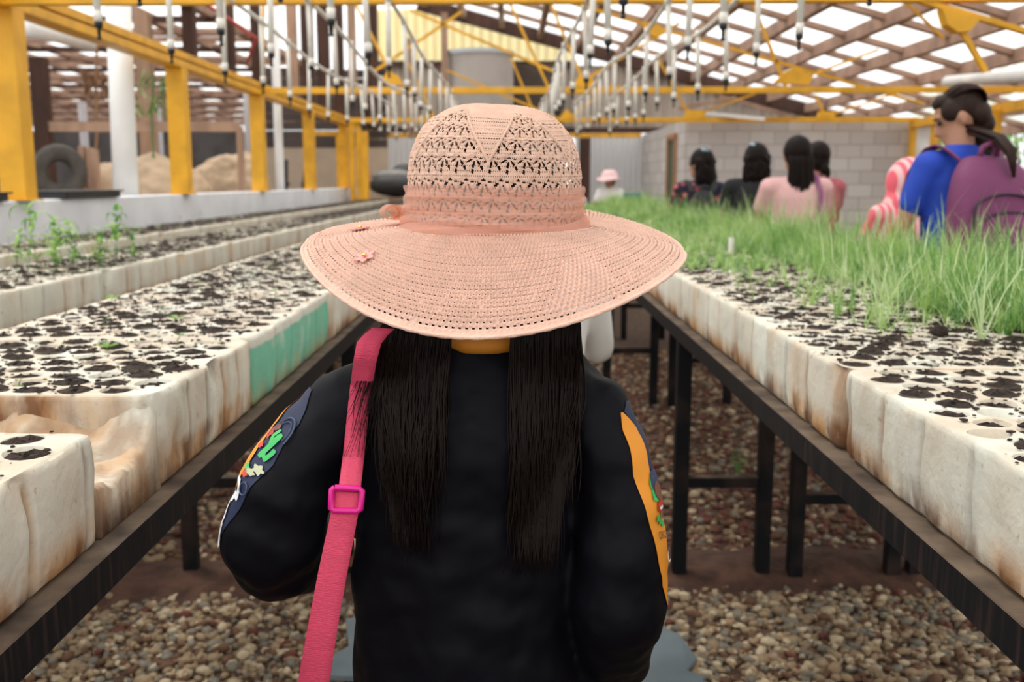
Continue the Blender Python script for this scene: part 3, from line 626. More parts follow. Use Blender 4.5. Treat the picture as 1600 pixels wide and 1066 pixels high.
# ------------------------------------------------------------------ left barn
bn = empty('ceiling', 'low barn roof of dark battens and white sheets beyond the low wall', 'roof'); bn['kind'] = 'structure'
zb = 3.55
for i in range(16):
    x = -4.1-i*.95; m = MB(); m.bar((x, 9, zb), (x, 40, zb), .12, .12); m.build('purlin', WOODR, bn)
y = 9; i = 0
while y < 40:
    m = MB(); m.bar((-3.9, y, zb-.06+.03*math.sin(i*2)), (-19, y, zb-.06), (.09 if i % 3 else .2), .08); m.build('rafter', [WOODR, WOODR, WOODD][i % 3], bn); y += random.uniform(.75, 1.35); i += 1
m = MB(); m.add([(-3.8, 8.5, zb+.08), (-19, 8.5, zb+.08), (-19, 40, zb+.08), (-3.8, 40, zb+.08)], [(0, 1, 2, 3)]); m.build('roof_sheet', SHEET, bn)
m = MB(); m.box((-12, 31, 1.4), (20, .15, 2.8)); struct(m.build('wall_front', mat('slate_wall', (.10, .09, .09), .9, .4, 1.5)), 'dark back wall of the barn', 'wall')
# middle wall behind posts three to five: dark boards above beige
mw = empty('wall_middle', 'dark slatted wall over beige panel seen between the yellow posts', 'wall'); mw['kind'] = 'structure'
a = px(405, 250, 19); b_ = px(606, 250, 19)
m = MB()
for k in range(9): m.box(((a.x+b_.x)/2, a.y, 2.02+k*.16), (b_.x-a.x, .05, .145))
m.build('slats', mat('dark_slat', (.085, .065, .06), .8, .4, 2), mw)
m = MB(); m.box(((a.x+b_.x)/2, a.y+.02, 1.0), (b_.x-a.x, .05, 1.88)); m.build('beige_panel', mat('beige_panel', (.47, .38, .29), .8, .12, 3), mw)
m = MB(); a = px(478, 209, 18.3); b_ = px(528, 209, 18.3); m.bar((a.x, a.y, 0), a, .07, .07); m.bar((b_.x, a.y, 0), (b_.x, a.y, a.z), .07, .07); m.bar(a, (b_.x, a.y, a.z), .07, .07)
tag(m.build('door_frame', YEL), 'thin yellow door frame in front of the beige panel', 'door frame')
for k, x in enumerate((447, 480)):
    m = MB(); a = px(x, 250, 17.8); b_ = px(x-(0 if k == 0 else 6), 292, 17.8); m.tube([a, b_, (b_.x, b_.y, 0)], .035, 6); m.tube([px(x-8, 286, 17.8), px(x-2, 294, 17.8), px(x+5, 286, 17.8)], .03, 6)
    tag(m.build('iron_hook', BLK), 'black iron hook standing upright, %s of two before the beige panel' % ('left' if k == 0 else 'right, tilted'), 'hook')
for k, (x, y0, y1, zc, wd, mt, lb) in enumerate([
    (60, 90, 300, 12, .17, WOODD, 'dark wooden post right of the nearest yellow post'),
    (222, 20, 300, 12.5, .18, WOOD, 'weathered pale wooden post right of the thick white pole'),
    (293, -10, 98, 12.5, .15, WOODD, 'dark hanging wooden timber above the second yellow post'),
    (355, -10, 122, 13, .13, WOODD, 'dark hanging timber midway between second and third yellow posts'),
    (397, -10, 135, 13.5, .12, WOODD, 'dark timber just left of the third yellow post'),
    (454, -10, 146, 13, .12, WOOD, 'pale pink timber right of the third yellow post'),
    (478, -10, 168, 15, .17, WOODD, 'dark timber in a row above the yellow beam, leftmost'),
    (503, -10, 180, 16, .18, WOODD, 'dark timber in a row above the yellow beam, second'),
    (526, -10, 190, 17, .17, WOODD, 'dark timber in a row above the yellow beam, third'),
    (548, -10, 150, 17, .13, WOOD, 'pale timber beside the dark timbers above the yellow beam'),
    (578, -10, 195, 18.5, .24, WOODD, 'wide dark timber, rightmost above the yellow beam'),
    (640, 60, 215, 19.5, .12, WOOD, 'pale timber behind the sagging irrigation pipe')]):
    wpost(x, y0, y1, zc, wd, mt, 'hanging_timber' if y1 < 250 else 'wooden_post', lb, y1 > 250)
m = MB(); m.tube([px(182, -60, 8.3), px(198, 330, 8.3)], .1, 20); o = m.build('white_pole', WHITEP, smooth=True); tag(o, 'thick white round pole just behind the low wall', 'pole')
o.data.vertices  # vertical pole: straighten
for v in o.data.vertices: v.co.x += 0
for k, (x, y0, y1, zc, r) in enumerate([(8, 95, 320, 7.5, .07), (427, -10, 300, 13.6, .06), (128, 160, 300, 20, .08), (243, 165, 300, 22, .12), (386, 145, 300, 20, .08)]):
    a = px(x, y0, zc); b_ = px(x, y1, zc); m = MB(); X = (a.x+b_.x)/2; m.tube([(X, a.y, 0), (X, a.y, a.z)], r, 14)
    tag(m.build('white_pole', WHITEP if k < 2 else mat('grey_pole', (.42, .40, .42)), smooth=True), ['white pole at the left edge of the picture', 'slim white pole behind the third yellow post', 'grey barn pole above the tyre', 'grey barn pole right of the weathered post', 'grey barn pole left of the third yellow post'][k], 'pole')
m = MB(); a = px(60, 198, 12.1); b_ = px(395, 198, 12.1); b_.x = min(b_.x, -3.3); m.bar(a, b_, .05, .12); m.bar((b_.x, b_.y, 0), b_, .07, .07); tag(m.build('wooden_rail', WOOD), 'long horizontal wooden rail in the barn beyond the low wall', 'rail')
m = MB(); m.tube([px(40, 45, 9.5), px(90, 55, 10.5), px(140, 70, 12)], .08, 10); tag(m.build('white_pipe', WHITEP, smooth=True), 'fat white pipe under the barn roof, between first yellow post and pole', 'pipe')
m = MB(); m.tube([px(300, -5, 11), px(340, 18, 11.5), px(400, 60, 12.5), (-3.6, 14, 2.9)], .02, 6); tag(m.build('red_cable', mat('red_plastic', (.5, .03, .02), .4)), 'red cable under the barn roof at upper left', 'cable')
# black gutter pieces on the wall
m = MB(); a = px(66, 300, 6.35); b_ = px(172, 300, 7.6); m.box((0, 0, .02), (.26, .9, .045)); m.box((0, 0, .045), (.30, .94, .012)); o = m.build('black_tray', BLK, bevel=.004); o.location = (-3.0, 6.95, 1.192); tag(o, 'black plastic tray resting on the low wall beside the nearest yellow post', 'tray')
m = MB(); m.box((0, 0, .02), (.26, .5, .045)); m.box((0, 0, .045), (.30, .54, .012)); o = m.build('black_tray', BLK, bevel=.004); o.location = (-3.0, 5.5, 1.192); tag(o, 'black plastic tray on the low wall at the left edge of the picture', 'tray')
# tyre
R = []; 
for i in range(40):
    a = 2*PI*i/40; ring = []
    for k in range(16):
        t = 2*PI*k/16; cw = math.copysign(abs(math.cos(t))**.6, math.cos(t)); sw = math.copysign(abs(math.sin(t))**.6, math.sin(t))
        rr = .27+.115*cw+(.006 if k in (0, 15, 1) and i % 2 else 0); ring.append((rr*math.cos(a),   .17*sw, rr*math.sin(a)))
    R.append(ring)
R.append(R[0]); m = MB(); m.rings(R, caps=False); o = m.build('tyre', mat('rubber', (.085, .075, .065), .8, .3, 10), smooth=True); c = px(93, 270, 11.2); o.location = c; o.rotation_euler = (0, 0, .5); o.scale = (.75, .9, .82)
tag(o, 'old black tyre standing upright beyond the low wall', 'tyre')
m = MB(); m.box((0, 0, 0), (1.6, .7, .06)); 
for sx_ in (-.7, .7):
    for sy_ in (-.28, .28): m.box((sx_, sy_, -.5), (.07, .07, .94))
o = m.build('wooden_table', WOOD); o.location = (c.x, c.y, c.z-.33-.04); tag(o, 'wooden table holding the tyre behind the low wall', 'table')
for k, x in enumerate((128, 140, 148)):
    wpost(x, 228+k*3, 298, 11.6, .07, [WOODR, WOOD, WOOD][k], 'wooden_stake', ['reddish stake beside the tyre', 'pale stake, middle of three right of the tyre', 'pale stake nearest the tan heap'][k], True)
# tan covered heap
TAN = mat('tan_cover', (.55, .41, .28), .9, .15, 4, .4, 12)
def heap(name, cx, cy, zc, prof, depth, label):
    m = MB(); R = []
    for (x, y) in prof:
        p = px(x, y, zc); ring = []
        for k in range(14):
            a = PI*k/13; ring.append((p.x+.03*noise.noise(Vector((x*.1, k, 0))), p.y-depth*math.cos(a)*(.8+.25*noise.noise(Vector((x*.03, k*.4, 3)))), (p.z-.0)*(max(0.0, math.sin(a))**.35)*(1+.02*noise.noise(Vector((x*.08, k*.9, 5))))))
        R.append(ring)
    m.rings(R, close=False, caps=False); o = m.build(name, TAN, smooth=True); s = o.modifiers.new('sub', 'SUBSURF'); s.levels = s.render_levels = 3; tq = bpy.data.textures.new('cloth', 'CLOUDS'); tq.noise_scale = .28; dq = o.modifiers.new('d', 'DISPLACE'); dq.texture = tq; dq.strength = .16; dq.mid_level = .5
    return tag(o, label, 'heap')
heap('covered_heap', 0, 0, 12.2, [(133, 300), (136, 272), (148, 258), (165, 254), (190, 250), (213, 244), (240, 240), (262, 246), (285, 256), (305, 262), (322, 285), (330, 310)], .55, 'long tan covered heap behind the thick white pole')
heap('covered_heap', 0, 0, 14.4, [(290, 310), (300, 262), (320, 252), (340, 246), (362, 238), (380, 234), (396, 242), (408, 256), (413, 275), (416, 310)], .5, 'tan covered heap between second and third yellow posts')
# plant in the barn
m = MB()
for i in range(60):
    p = px(random.uniform(215, 275), random.choice([random.uniform(118, 128), random.uniform(132, 146), random.uniform(155, 170)]), 12.0); V, Fc = blade(p, random.choice([0, PI])+random.uniform(-.4, .4), .22, .05, .2, 3); m.add([v-Vector((0, 0, .1)) for v in V], Fc, random.randint(0, 3))
p0 = px(236, 175, 12); m.tube([(p0.x, p0.y, 0), p0, px(240, 118, 12)], .012, 6, mi=2)
tag(m.build('tree_sapling', GREENS), 'feathery green sapling behind the low wall near the white pole', 'plant')
m = MB()
for i in range(90):
    p = px(random.uniform(130, 195), random.uniform(120, 155), 13.5); V, Fc = blade(p, random.uniform(0, 6), .25, .03, .9, 3); m.add(V, Fc)
m.tube([px(152, 38, 13.5), px(150, 140, 13.5), px(152, 200, 13.5), px(148, 262, 13.5)], .02, 5); tag(m.build('dried_vine', mat('dry_leaf', (.30, .17, .09), .9)), 'dried brown vine hanging over the wooden rail in the barn', 'vine')
# dark pile near the hat (folded black bags)
for k, (x, y, w_, h_) in enumerate([(622, 290, .52, .20), (615, 276, .40, .13), (634, 270, .26, .16)]):
    c = px(x, y, 17.5+.2*k); m = MB(); m.ell((0, 0, 0), (w_, .3, h_), 16, 10); o = m.build('black_sack', mat(['black_sack', 'grey_sack', 'black_sack'][k], [(.03, .03, .032), (.22, .21, .20), (.03, .03, .032)][k], .6, .3, 6, .5, 8), smooth=True); o.location = c; o.location.z = max(c.z, h_)
    tag(o, ['large dark sack left of the hat, bottom of the pile', 'grey sack lying on the dark sack left of the hat', 'small black sack at the top of the pile left of the hat'][k], 'sack')
m = MB(); m.box((0, 0, 0), (1.7, .9, .06))
for sx_ in (-.75, .75):
    for sy_ in (-.4, .4): m.box((sx_, sy_, -.5), (.07, .07, .98))
c = px(628, 296, 17.8); o = m.build('wooden_table', WOOD); o.location = (c.x, c.y, .98); tag(o, 'low wooden table under the dark sacks left of the hat', 'table')
c = px(577, 276, 17.0); m = MB(); m.box((0, 0, 0), (.11, .02, .22)); m.box((0, -.011, .03), (.05, .004, .05), mi=1); o = m.build('red_sign', [mat('sign_red', (.7, .03, .02), .5), WHITEP]); o.location = (c.x, 17.5, c.z); o.location = (-2.53, 17.6-.0, c.z); tag(o, 'small red sign on a yellow post by the low wall', 'sign')
wpost(570, 206, 300, 16.4, .1, YEL, 'steel_post', 'thin yellow post standing inside the low wall, left of the sacks', True)
for k, (x, zc) in enumerate([(549, 17.0), (560, 16.6), (588, 19.3)]): wpost(x, 196+3*k, 300, zc+.15, .09, YEL, 'steel_post', 'thin yellow post inside the low wall, %s of three close together' % ['leftmost', 'middle', 'rightmost'][k], True)
wpost(602, 214, 300, 20.3, .08, YEL, 'steel_post', 'thin yellow post at the left end of the far white sheet', True)

# ------------------------------------------------------------------ people
HAIR = mat('dark_hair', (.010, .0055, .0042), .55, .3, 30, spec=.13)
HAIRB = mat('brown_hair', (.030, .014, .009), .55, .4, 20, spec=.2)
def add_arm_hand(m, wr, d, s=1.0, side=1):
    d = Vector(d).normalized(); u = Vector((0, 0, 1)) if abs(d.z) < .8 else Vector((0, 1, 0)); x = d.cross(u).normalized(); z = x.cross(d)
    p = Vector(wr)+d*.045*s
    m.caps_(Vector(wr), p, .022*s, .026*s); m.caps_(p-x*.015*s, p+x*.015*s+d*.02*s, .018*s, .018*s)
    for k, L in enumerate((.055, .066, .062, .048)):
        b = p+x*(-.027+.018*k)*s+d*.025*s; q = b+d*L*.55*s-z*.008*s; e = q+d*L*.4*s-z*.022*s
        m.tube([b, q, e], [.0085*s, .008*s, .0065*s], 8)
    b = Vector(wr)+d*.02*s+x*side*.02*s; m.tube([b, b+x*side*.022*s+d*.02*s-z*.01*s, b+x*side*.026*s+d*.048*s-z*.016*s], [.011*s, .0095*s, .008*s], 8)
def head(m, c, hs, yaw, pit=0):
    """head of height about .22*hs at centre c, facing yaw (0 = +Y away)"""
    R = Matrix.Rotation(yaw, 3, 'Z')@Matrix.Rotation(-pit, 3, 'X')
    def T(x, y, z): return Vector(c)+R@Vector((x*hs, y*hs, z*hs))
    m.ell(T(0, -.01, .02), (.075*hs, .092*hs, .092*hs), 20, 14, R); m.ell(T(0, .03, -.045), (.056*hs, .060*hs, .062*hs), 16, 10, R)
    m.ell(T(0, .070, -.082), (.026*hs, .022*hs, .022*hs), 12, 8, R)
    m.tube([T(0, .078, .018), T(0, .095, -.012), T(0, .106, -.030), T(0, .088, -.040)], [.008*hs, .010*hs, .012*hs, .011*hs], 8)
    m.ell(T(0, .088, -.060), (.022*hs, .010*hs, .006*hs), 10, 6, R); m.ell(T(0, .085, -.069), (.019*hs, .010*hs, .006*hs), 10, 6, R)
    m.ell(T(0, .074, .030), (.052*hs, .014*hs, .010*hs), 12, 6, R)
    for s in (-1, 1): m.ell(T(s*.078, -.002, -.012), (.008*hs, .018*hs, .030*hs), 10, 8, R)
    return T, R
def eyes(c, hs, yaw, pit, parent):
    R = Matrix.Rotation(yaw, 3, 'Z')@Matrix.Rotation(-pit, 3, 'X')
    for s in (-1, 1):
        m = MB(); m2 = MB()
        m.ell(Vector(c)+R@Vector((s*.031*hs, .078*hs, .008*hs)), (.013*hs, .011*hs, .008*hs), 10, 8, R)
        m2.bar(Vector(c)+R@Vector((s*.014*hs, .089*hs, .030*hs)), Vector(c)+R@Vector((s*.050*hs, .080*hs, .030*hs)), .003*hs, .005*hs)
        m.build('eye', mat('eye_dark', (.02, .012, .01), .2), parent, True); m2.build('eyebrow', HAIRB, parent)
def figure(X, Y, H, yaw, label, shirt, trousers, hair, arms='down', hyaw=None, hpit=0, build=1.0, sleeve='short', lean=0, hairfn=None, skin=SKIN, hsz=1.02):
    """standing person, facing yaw (0 = away from the camera), H tall"""
    r = empty('person', label, 'person', (X, Y, 0)); r.rotation_euler = (0, 0, yaw); k = H/1.6; hy = (hyaw if hyaw is not None else yaw)-yaw
    sh = 1.30*k; hip = .83*k; wd = .165*k*build
    le = Vector((0, lean, 0))
    def A(s):
        S_ = Vector((s*wd, lean, sh-.02*k))
        if arms == 'down': return S_, S_+Vector((s*.05, .0, -.27*k)), S_+Vector((s*.04, .10, -.48*k))
        if arms == 'work': return S_, S_+Vector((s*.07, .06, -.26*k)), S_+Vector((s*-.03, .27, -.32*k))
        return S_, S_+Vector((s*.04, .12, -.24*k)), S_+Vector((s*.01, .34, -.24*k))
    m = MB(); nb = Vector((0, lean+.005, sh+.04*k)); hc = Vector((0, lean+.03, sh+.185*k-hpit*.05*k))
    m.caps_((0, lean*.3, hip), (0, lean, sh-.12*k), .095*k, .092*k, 18); m.caps_(nb, hc-Vector((0, .01, .03)), .052*k, .050*k)
    head(m, hc, k*hsz, hy, hpit)
    for s in (-1, 1):
        a, b, c = A(s); m.caps_((0, lean, sh-.03*k), a, .06*k, .052*k); m.caps_(a, b, .046*k*build, .038*k*build); m.caps_(b, c, .036*k*build, .025*k); add_arm_hand(m, c, (c-b), k, -s)
        hp = Vector((s*.085*k, 0, hip)); kn = Vector((s*.09*k, .02, .45*k)); an = Vector((s*.09*k, -.01, .07*k))
        m.caps_(hp, kn, .085*k*build, .055*k); m.caps_(kn, an, .052*k, .036*k); m.caps_(an-Vector((0, 0, .03*k)), an+Vector((0, .13*k, -.035*k)), .035*k, .028*k)
    remesh(m.build('body', skin, r), .0075, 5); eyes(hc, k*hsz, hy, hpit, r)
    m = MB()
    R = [[Vector((rx*k*build*math.cos(2*PI*q/24), lean*min(1, max(0, (z-.8)/.5))+ry*k*build*math.sin(2*PI*q/24), z*k)) for q in range(24)] for z, rx, ry in ((.74, .165, .125), (.80, .165, .125), (.95, .150, .12), (1.10, .165, .125), (1.22, .178, .12), (1.29, .165, .095), (1.335, .10, .075), (1.36, .06, .06))]
    m.rings(R)
    for s in (-1, 1):
        a, b, c = A(s); m.caps_((s*.05, lean, sh-.015*k), a, .066*k*build, .066*k*build)
        if sleeve == 'short': m.caps_(a, a.lerp(b, .52), .064*k*build, .060*k*build)
        else: m.caps_(a, b, .060*k*build, .050*k*build); m.caps_(b, b.lerp(c, .9), .048*k*build, .036*k*build)
    o = remesh(m.build('shirt', shirt, r), .012, 5)
    m = MB(); m.caps_((0, 0, hip-.02), (0, 0, hip-.07), .118*k*build, .112*k*build, 18)
    for s in (-1, 1):
        hp = Vector((s*.085*k, 0, hip)); kn = Vector((s*.09*k, .02, .45*k)); an = Vector((s*.09*k, -.01, .10*k)); m.caps_(hp-Vector((0, 0, .04*k)), kn, .082*k, .068*k); m.caps_(kn, an, .070*k, .055*k)
    remesh(m.build('trousers', trousers, r), .012, 4)
    for s in (-1, 1):
        m = MB(); m.caps_((s*.09*k, -.03, .035*k), (s*.09*k, .14*k, .03*k), .042*k, .036*k); m.build('shoe', mat('dark_shoe', (.03, .03, .03)), r, True)
    if hairfn: hairfn(r, hc, k*hsz/1.02, hy, hpit, hair)
    return r, hc, k
def hair_cap(m, hc, k, hy, pit, vol=1.0, down=.0):
    R = Matrix.Rotation(hy, 3, 'Z')@Matrix.Rotation(-pit, 3, 'X')
    def T(x, y, z): return Vector(hc)+R@Vector((x*k, y*k, z*k))
    m.ell(T(0, -.022, .032), (.084*k*vol, .096*k*vol, .096*k*vol), 20, 14, R); m.ell(T(0, -.05, -.02), (.074*k*vol, .06*k*vol, .075*k*vol), 16, 10, R)
    return T
def strands(m, T, k, n, L, x0=.07, y0=-.07, taper=.6, wav=.0, spread=1.0, z0=0.0):
    for i in range(n):
        u = random.uniform(-1, 1); x = u*x0*random.uniform(.7, 1); y = y0-.035*(1-u*u)+random.uniform(-.01, .02); pts = []; ph = random.uniform(0, 6); Li = L*random.uniform(.8, 1.05)
        for q in range(8):
            t = q/7; pts.append(T(x*(1-(1-taper)*t)*spread+wav*math.sin(ph+t*9)*t, y-.03*t*(1-t)+.01*math.cos(ph)*t, z0-Li*t))
        m.tube(pts, [.008*k*(1-.6*(q/7)**2) for q in range(8)], 5)
def h_long(r, hc, k, hy, pit, mt):
    m = MB(); T = hair_cap(m, hc, k, hy, 0, 1.10); m.ell(T(0, -.075, -.10), (.075*k, .045*k, .12*k), 14, 10); remesh(m.build('hair', mt, r), .006, 4)
    m = MB(); strands(m, T, k, 230, .34, .075, -.085, 1.35); m.build('hair_lengths', mt, r, True)
def h_curly(r, hc, k, hy, pit, mt):
    m = MB(); T = hair_cap(m, hc, k, hy, 0, 1.12)
    for i in range(80):
        a = random.uniform(0, 2*PI); m.ell(T(.082*math.cos(a), -.055+.05*math.sin(a), random.uniform(-.15, .03)), (.026, .024, .028), 8, 6)
    remesh(m.build('hair', mt, r), .006, 2)
    m = MB(); strands(m, T, k, 160, .17, .09, -.07, 1.25, .018); m.build('hair_lengths', mt, r, True)
    m = MB(); m.box(T(-.03, -.07, .115), (.06, .02, .02), Matrix.Rotation(.4, 3, 'Y')); m.build('hair_clip', mat('pale_clip', (.45, .68, .80), .4), r, bevel=.004)
def h_bun(r, hc, k, hy, pit, mt):
    m = MB(); T = hair_cap(m, hc, k, hy, 0, 1.02); m.ell(T(.01, -.10, -.075), (.035*k, .03*k, .045*k), 12, 8); m.ell(T(.03, -.11, -.10), (.02*k, .02*k, .04*k), 10, 8); remesh(m.build('hair', mt, r), .006, 4)
def h_side(r, hc, k, hy, pit, mt):
    R = Matrix.Rotation(hy, 3, 'Z')@Matrix.Rotation(-pit, 3, 'X')
    def T(x, y, z): return Vector(hc)+R@Vector((x*k, y*k, z*k))
    m = MB(); m.ell(T(0, -.034, .034), (.083*k, .090*k, .088*k), 22, 14, R); m.ell(T(0, -.07, -.02), (.076*k, .055*k, .07*k), 16, 10, R); m.ell(T(0, -.075, -.07), (.05*k, .045*k, .05*k), 14, 8, R)
    for sd_ in (-1, 1): m.ell(T(sd_*.048, .008, .030), (.036*k, .056*k, .050*k), 14, 10, R)
    m.ell(T(0, .03, .080), (.055*k, .045*k, .035*k), 14, 10, R)
    o = remesh(m.build('hair', mt, r), .006, 6)
    m = MB()
    for i in range(170):                               # combed back strands over the skull, gathered at the nape
        u = random.uniform(-1, 1); a0 = math.radians(random.uniform(38, 78)); pts = []
        for q in range(9):
            t = q/8; a = a0+(math.radians(200)-a0)*t
            pts.append(T(.086*math.sin(u*1.4)*math.sin(max(.25, PI*(.18+.62*t)))*1.02, -.032+.088*math.cos(a)*math.cos(u*.9*(1-t)), .034+.087*math.sin(a)*math.cos(u*1.15*(1-t*.5))))
        m.tube(pts, .0035*k, 5)
    B_ = lambda x, y, z: Vector(hc)+Vector((x*k, y*k, z*k))
    for q in range(26):
        dx, dz = random.uniform(-.022, .022), random.uniform(-.012, .012); m.tube([B_(dx*.6, -.06, -.05+dz), B_(dx*.8+.01, -.13, -.075+dz), B_(dx+.02, -.215, -.10+dz), B_(dx*.9+.025, -.275, -.155+dz), B_(dx*.4+.03, -.29, -.22-random.uniform(0, .03))], [.009, .009, .008, .007, .003], 6)
    strands(m, (lambda x, y, z: Vector(hc)+Matrix.Rotation(hy, 3, 'Z')@Vector((x*k, y*k, z*k))), k, 80, .15, .03, -.085, .9, .03, z0=-.06); m.build('hair_lengths', mt, r, True)
JEAN = mat('denim', (.04, .06, .10), .8, .2, 20)
FLORAL = mat('floral_shirt', (.02, .02, .035), .8)
n = FLORAL.node_tree.nodes; l = FLORAL.node_tree.links; t_ = n.new('ShaderNodeTexCoord'); v_ = n.new('ShaderNodeTexVoronoi'); v_.inputs['Scale'].default_value = 16; r_ = n.new('ShaderNodeValToRGB'); l.new(t_.outputs['Object'], v_.inputs['Vector']); l.new(v_.outputs['Distance'], r_.inputs[0])
r_.color_ramp.elements[0].position = .25; r_.color_ramp.elements[0].color = (.45, .06, .08, 1); r_.color_ramp.elements[1].position = .42; r_.color_ramp.elements[1].color = (.015, .015, .035, 1); e_ = r_.color_ramp.elements.new(.1); e_.color = (.55, .30, .22, 1); l.new(r_.outputs[0], n['Principled BSDF'].inputs['Base Color'])
PINKS = mat('pink_shirt', (.72, .43, .42), .8, .08, 6)
p1, hc1, k1 = figure(1.50, 8.05, 1.55, .0, 'person with dark hair in a dark floral shirt, leftmost of four by the block wall', FLORAL, JEAN, HAIR, 'front', .7, .1, .98, hairfn=h_curly)
def daypack(parent, mt, k, z, w_, h_, d_, straps=True, detail=True, y0=-.13, label=None):
    bp = tag(empty('backpack', label or 'backpack worn by the person in front of it', 'backpack', group=None), None); bp.matrix_world = Matrix.Identity(4)
    bp.location = parent.location; bp.rotation_euler = parent.rotation_euler
    prof = [(-.5, .80, .80), (-.47, .95, .95), (-.3, 1, 1.05), (0, 1, 1.0), (.2, .97, .9), (.36, .85, .72), (.46, .62, .5), (.5, .40, .3)]
    m = MB(); R = []
    for t, a, b in prof:
        R.append([(w_/2*a*math.copysign(abs(math.cos(q))**.6, math.cos(q)), y0-d_/2*b+d_/2*b*math.copysign(abs(math.sin(q))**.6, math.sin(q)), z+t*h_) for q in [2*PI*i/28 for i in range(28)]])
    m.rings(R); o = m.build('pack_body', mt, bp, True); s = o.modifiers.new('s', 'SUBSURF'); s.levels = s.render_levels = 1
    if detail:
        m = MB(); R = []
        for t, a, b in prof: R.append([(w_*.36*a*math.copysign(abs(math.cos(q))**.6, math.cos(q)), y0-d_*.93-d_*.10*b+d_*.18*b*math.copysign(abs(math.sin(q))**.6, math.sin(q)), z-h_*.20+t*h_*.5) for q in [2*PI*i/24 for i in range(24)]])
        m.rings(R); m.build('front_pocket', mt, bp, True)
        m = MB(); pz_ = [(w_*.41*math.cos(q), y0-d_*.93, z+h_*.06+h_*.13*math.sin(q)) for q in [PI*i/14 for i in range(15)]]; pz_ = [(w_*.41, y0-d_*.93, z-h_*.4)]+pz_+[(-w_*.41, y0-d_*.93, z-h_*.4)]
        m.tube(pz_, .005, 6); pz_ = [(w_*.33*math.cos(q), y0-d_*1.07, z-h_*.02+h_*.07*math.sin(q)) for q in [PI*i/14 for i in range(15)]]; m.tube(pz_, .004, 6); m.build('zip', mat('dark_zip', (.03, .012, .03), .5), bp, True)
        m = MB(); m.tube([(-.04, y0-d_*.25, z+h_*.46), (-.035, y0-d_*.3, z+h_*.56), (0, y0-d_*.3, z+h_*.59), (.035, y0-d_*.3, z+h_*.56), (.04, y0-d_*.25, z+h_*.46)], .011, 8); m.build('grab_handle', mt, bp, True)
    if straps:
        for s in (-1, 1):
            m = MB(); sh = 1.30*k
            P = [(s*.07, y0-.02, z+h_*.40), (s*.10*k, -.085*k, sh+.015*k), (s*.115*k, -.01, sh+.068*k), (s*.12*k, .075*k, sh+.02*k), (s*.135*k, .145*k, sh-.12*k), (s*.15*k, .10*k, sh-.30*k), (s*.13, y0, z-h_*.4)]
            m.tube(P, .026, 8, flat=.3); o = m.build('shoulder_strap', mt, bp, True); q = o.modifiers.new('s', 'SUBSURF'); q.levels = q.render_levels = 1
    return bp
daypack(p1, mat('black_pack', (.02, .02, .022), .7), k1, 1.10, .18, .28, .09, label='small black backpack on the person in the floral shirt')
figure(1.82, 7.55, 1.57, -.1, 'person with dark shoulder-length hair in a black shirt, back turned', mat('black_shirt', (.012, .012, .014), .85), JEAN, HAIR, 'front', -.1, .05, 1.08, hairfn=h_curly)
pp, hcp, kp = figure(1.83, 6.5, 1.575, .05, 'person with long straight black hair in a pink shirt, back turned', PINKS, JEAN, HAIR, 'front', .12, .0, 1.06, hairfn=h_long)
m = MB(); kk = kp; m.tube([(.11, .06, 1.36*kk), (.115, -.03, 1.37*kk), (.12, -.12, 1.25*kk), (.12, -.14, 1.0*kk), (.14, -.10, .85*kk)], .016, 8, flat=.35); o = m.build('bag_strap', mat('plum_strap', (.26, .07, .19), .6), None, True); o.location = pp.location; o.rotation_euler = pp.rotation_euler; tag(o, 'thin plum shoulder strap across the pink shirt', 'strap')
figure(2.17, 7.2, 1.58, .1, 'person with black hair in a low bun, dark pink shirt, behind the long haired one', mat('rose_shirt', (.42, .10, .13), .8), JEAN, HAIR, 'front', .3, .1, .95, hairfn=h_bun)
def h_pinkhat(r, hc, k, hy, pit, mt):
    m = MB(); hair_cap(m, hc, k, hy, 0, .98); remesh(m.build('hair', mt, r), .01, 3)
    m = MB(); R = []
    for rr, z in ((.20, .0), (.17, .02), (.115, .04), (.11, .10), (.08, .14), (.02, .15)): R.append([(hc.x+rr*math.cos(q)*1.05, hc.y+rr*math.sin(q), hc.z+z+.015*math.sin(q*3)*(rr > .12)) for q in [2*PI*i/28 for i in range(28)]])
    m.rings(R); o = m.build('sun_hat', mat('pale_pink_hat', (.80, .55, .55), .8), r, True); s = o.modifiers.new('s', 'SOLIDIFY'); s.thickness = .004
WS = mat('white_shirt', (.72, .71, .68), .85, .06, 6, .2, 10)
figure(1.42, 14.6, 1.44, 2.6, 'child in a white shirt and pale pink sun hat far down the aisle', WS, JEAN, HAIR, 'front', 2.3, .4, 1.05, hairfn=h_pinkhat)
figure(.93, 14.9, 1.28, .3, 'child in white half hidden behind the hat crown, before the dark post', WS, JEAN, HAIR, 'down', .3, .3, 1.0, hairfn=h_bun)
STR = mat('pink_striped_shirt', (.75, .2, .25), .8); n = STR.node_tree.nodes; l = STR.node_tree.links; t_ = n.new('ShaderNodeTexCoord'); w_ = n.new('ShaderNodeTexWave'); w_.inputs['Scale'].default_value = 9; r_ = n.new('ShaderNodeValToRGB'); l.new(t_.outputs['Object'], w_.inputs['Vector']); l.new(w_.outputs[0], r_.inputs[0])
r_.color_ramp.elements[0].position = .35; r_.color_ramp.elements[0].color = (.80, .13, .18, 1); r_.color_ramp.elements[1].position = .6; r_.color_ramp.elements[1].color = (.82, .50, .50, 1); l.new(r_.outputs[0], n['Principled BSDF'].inputs['Base Color'])
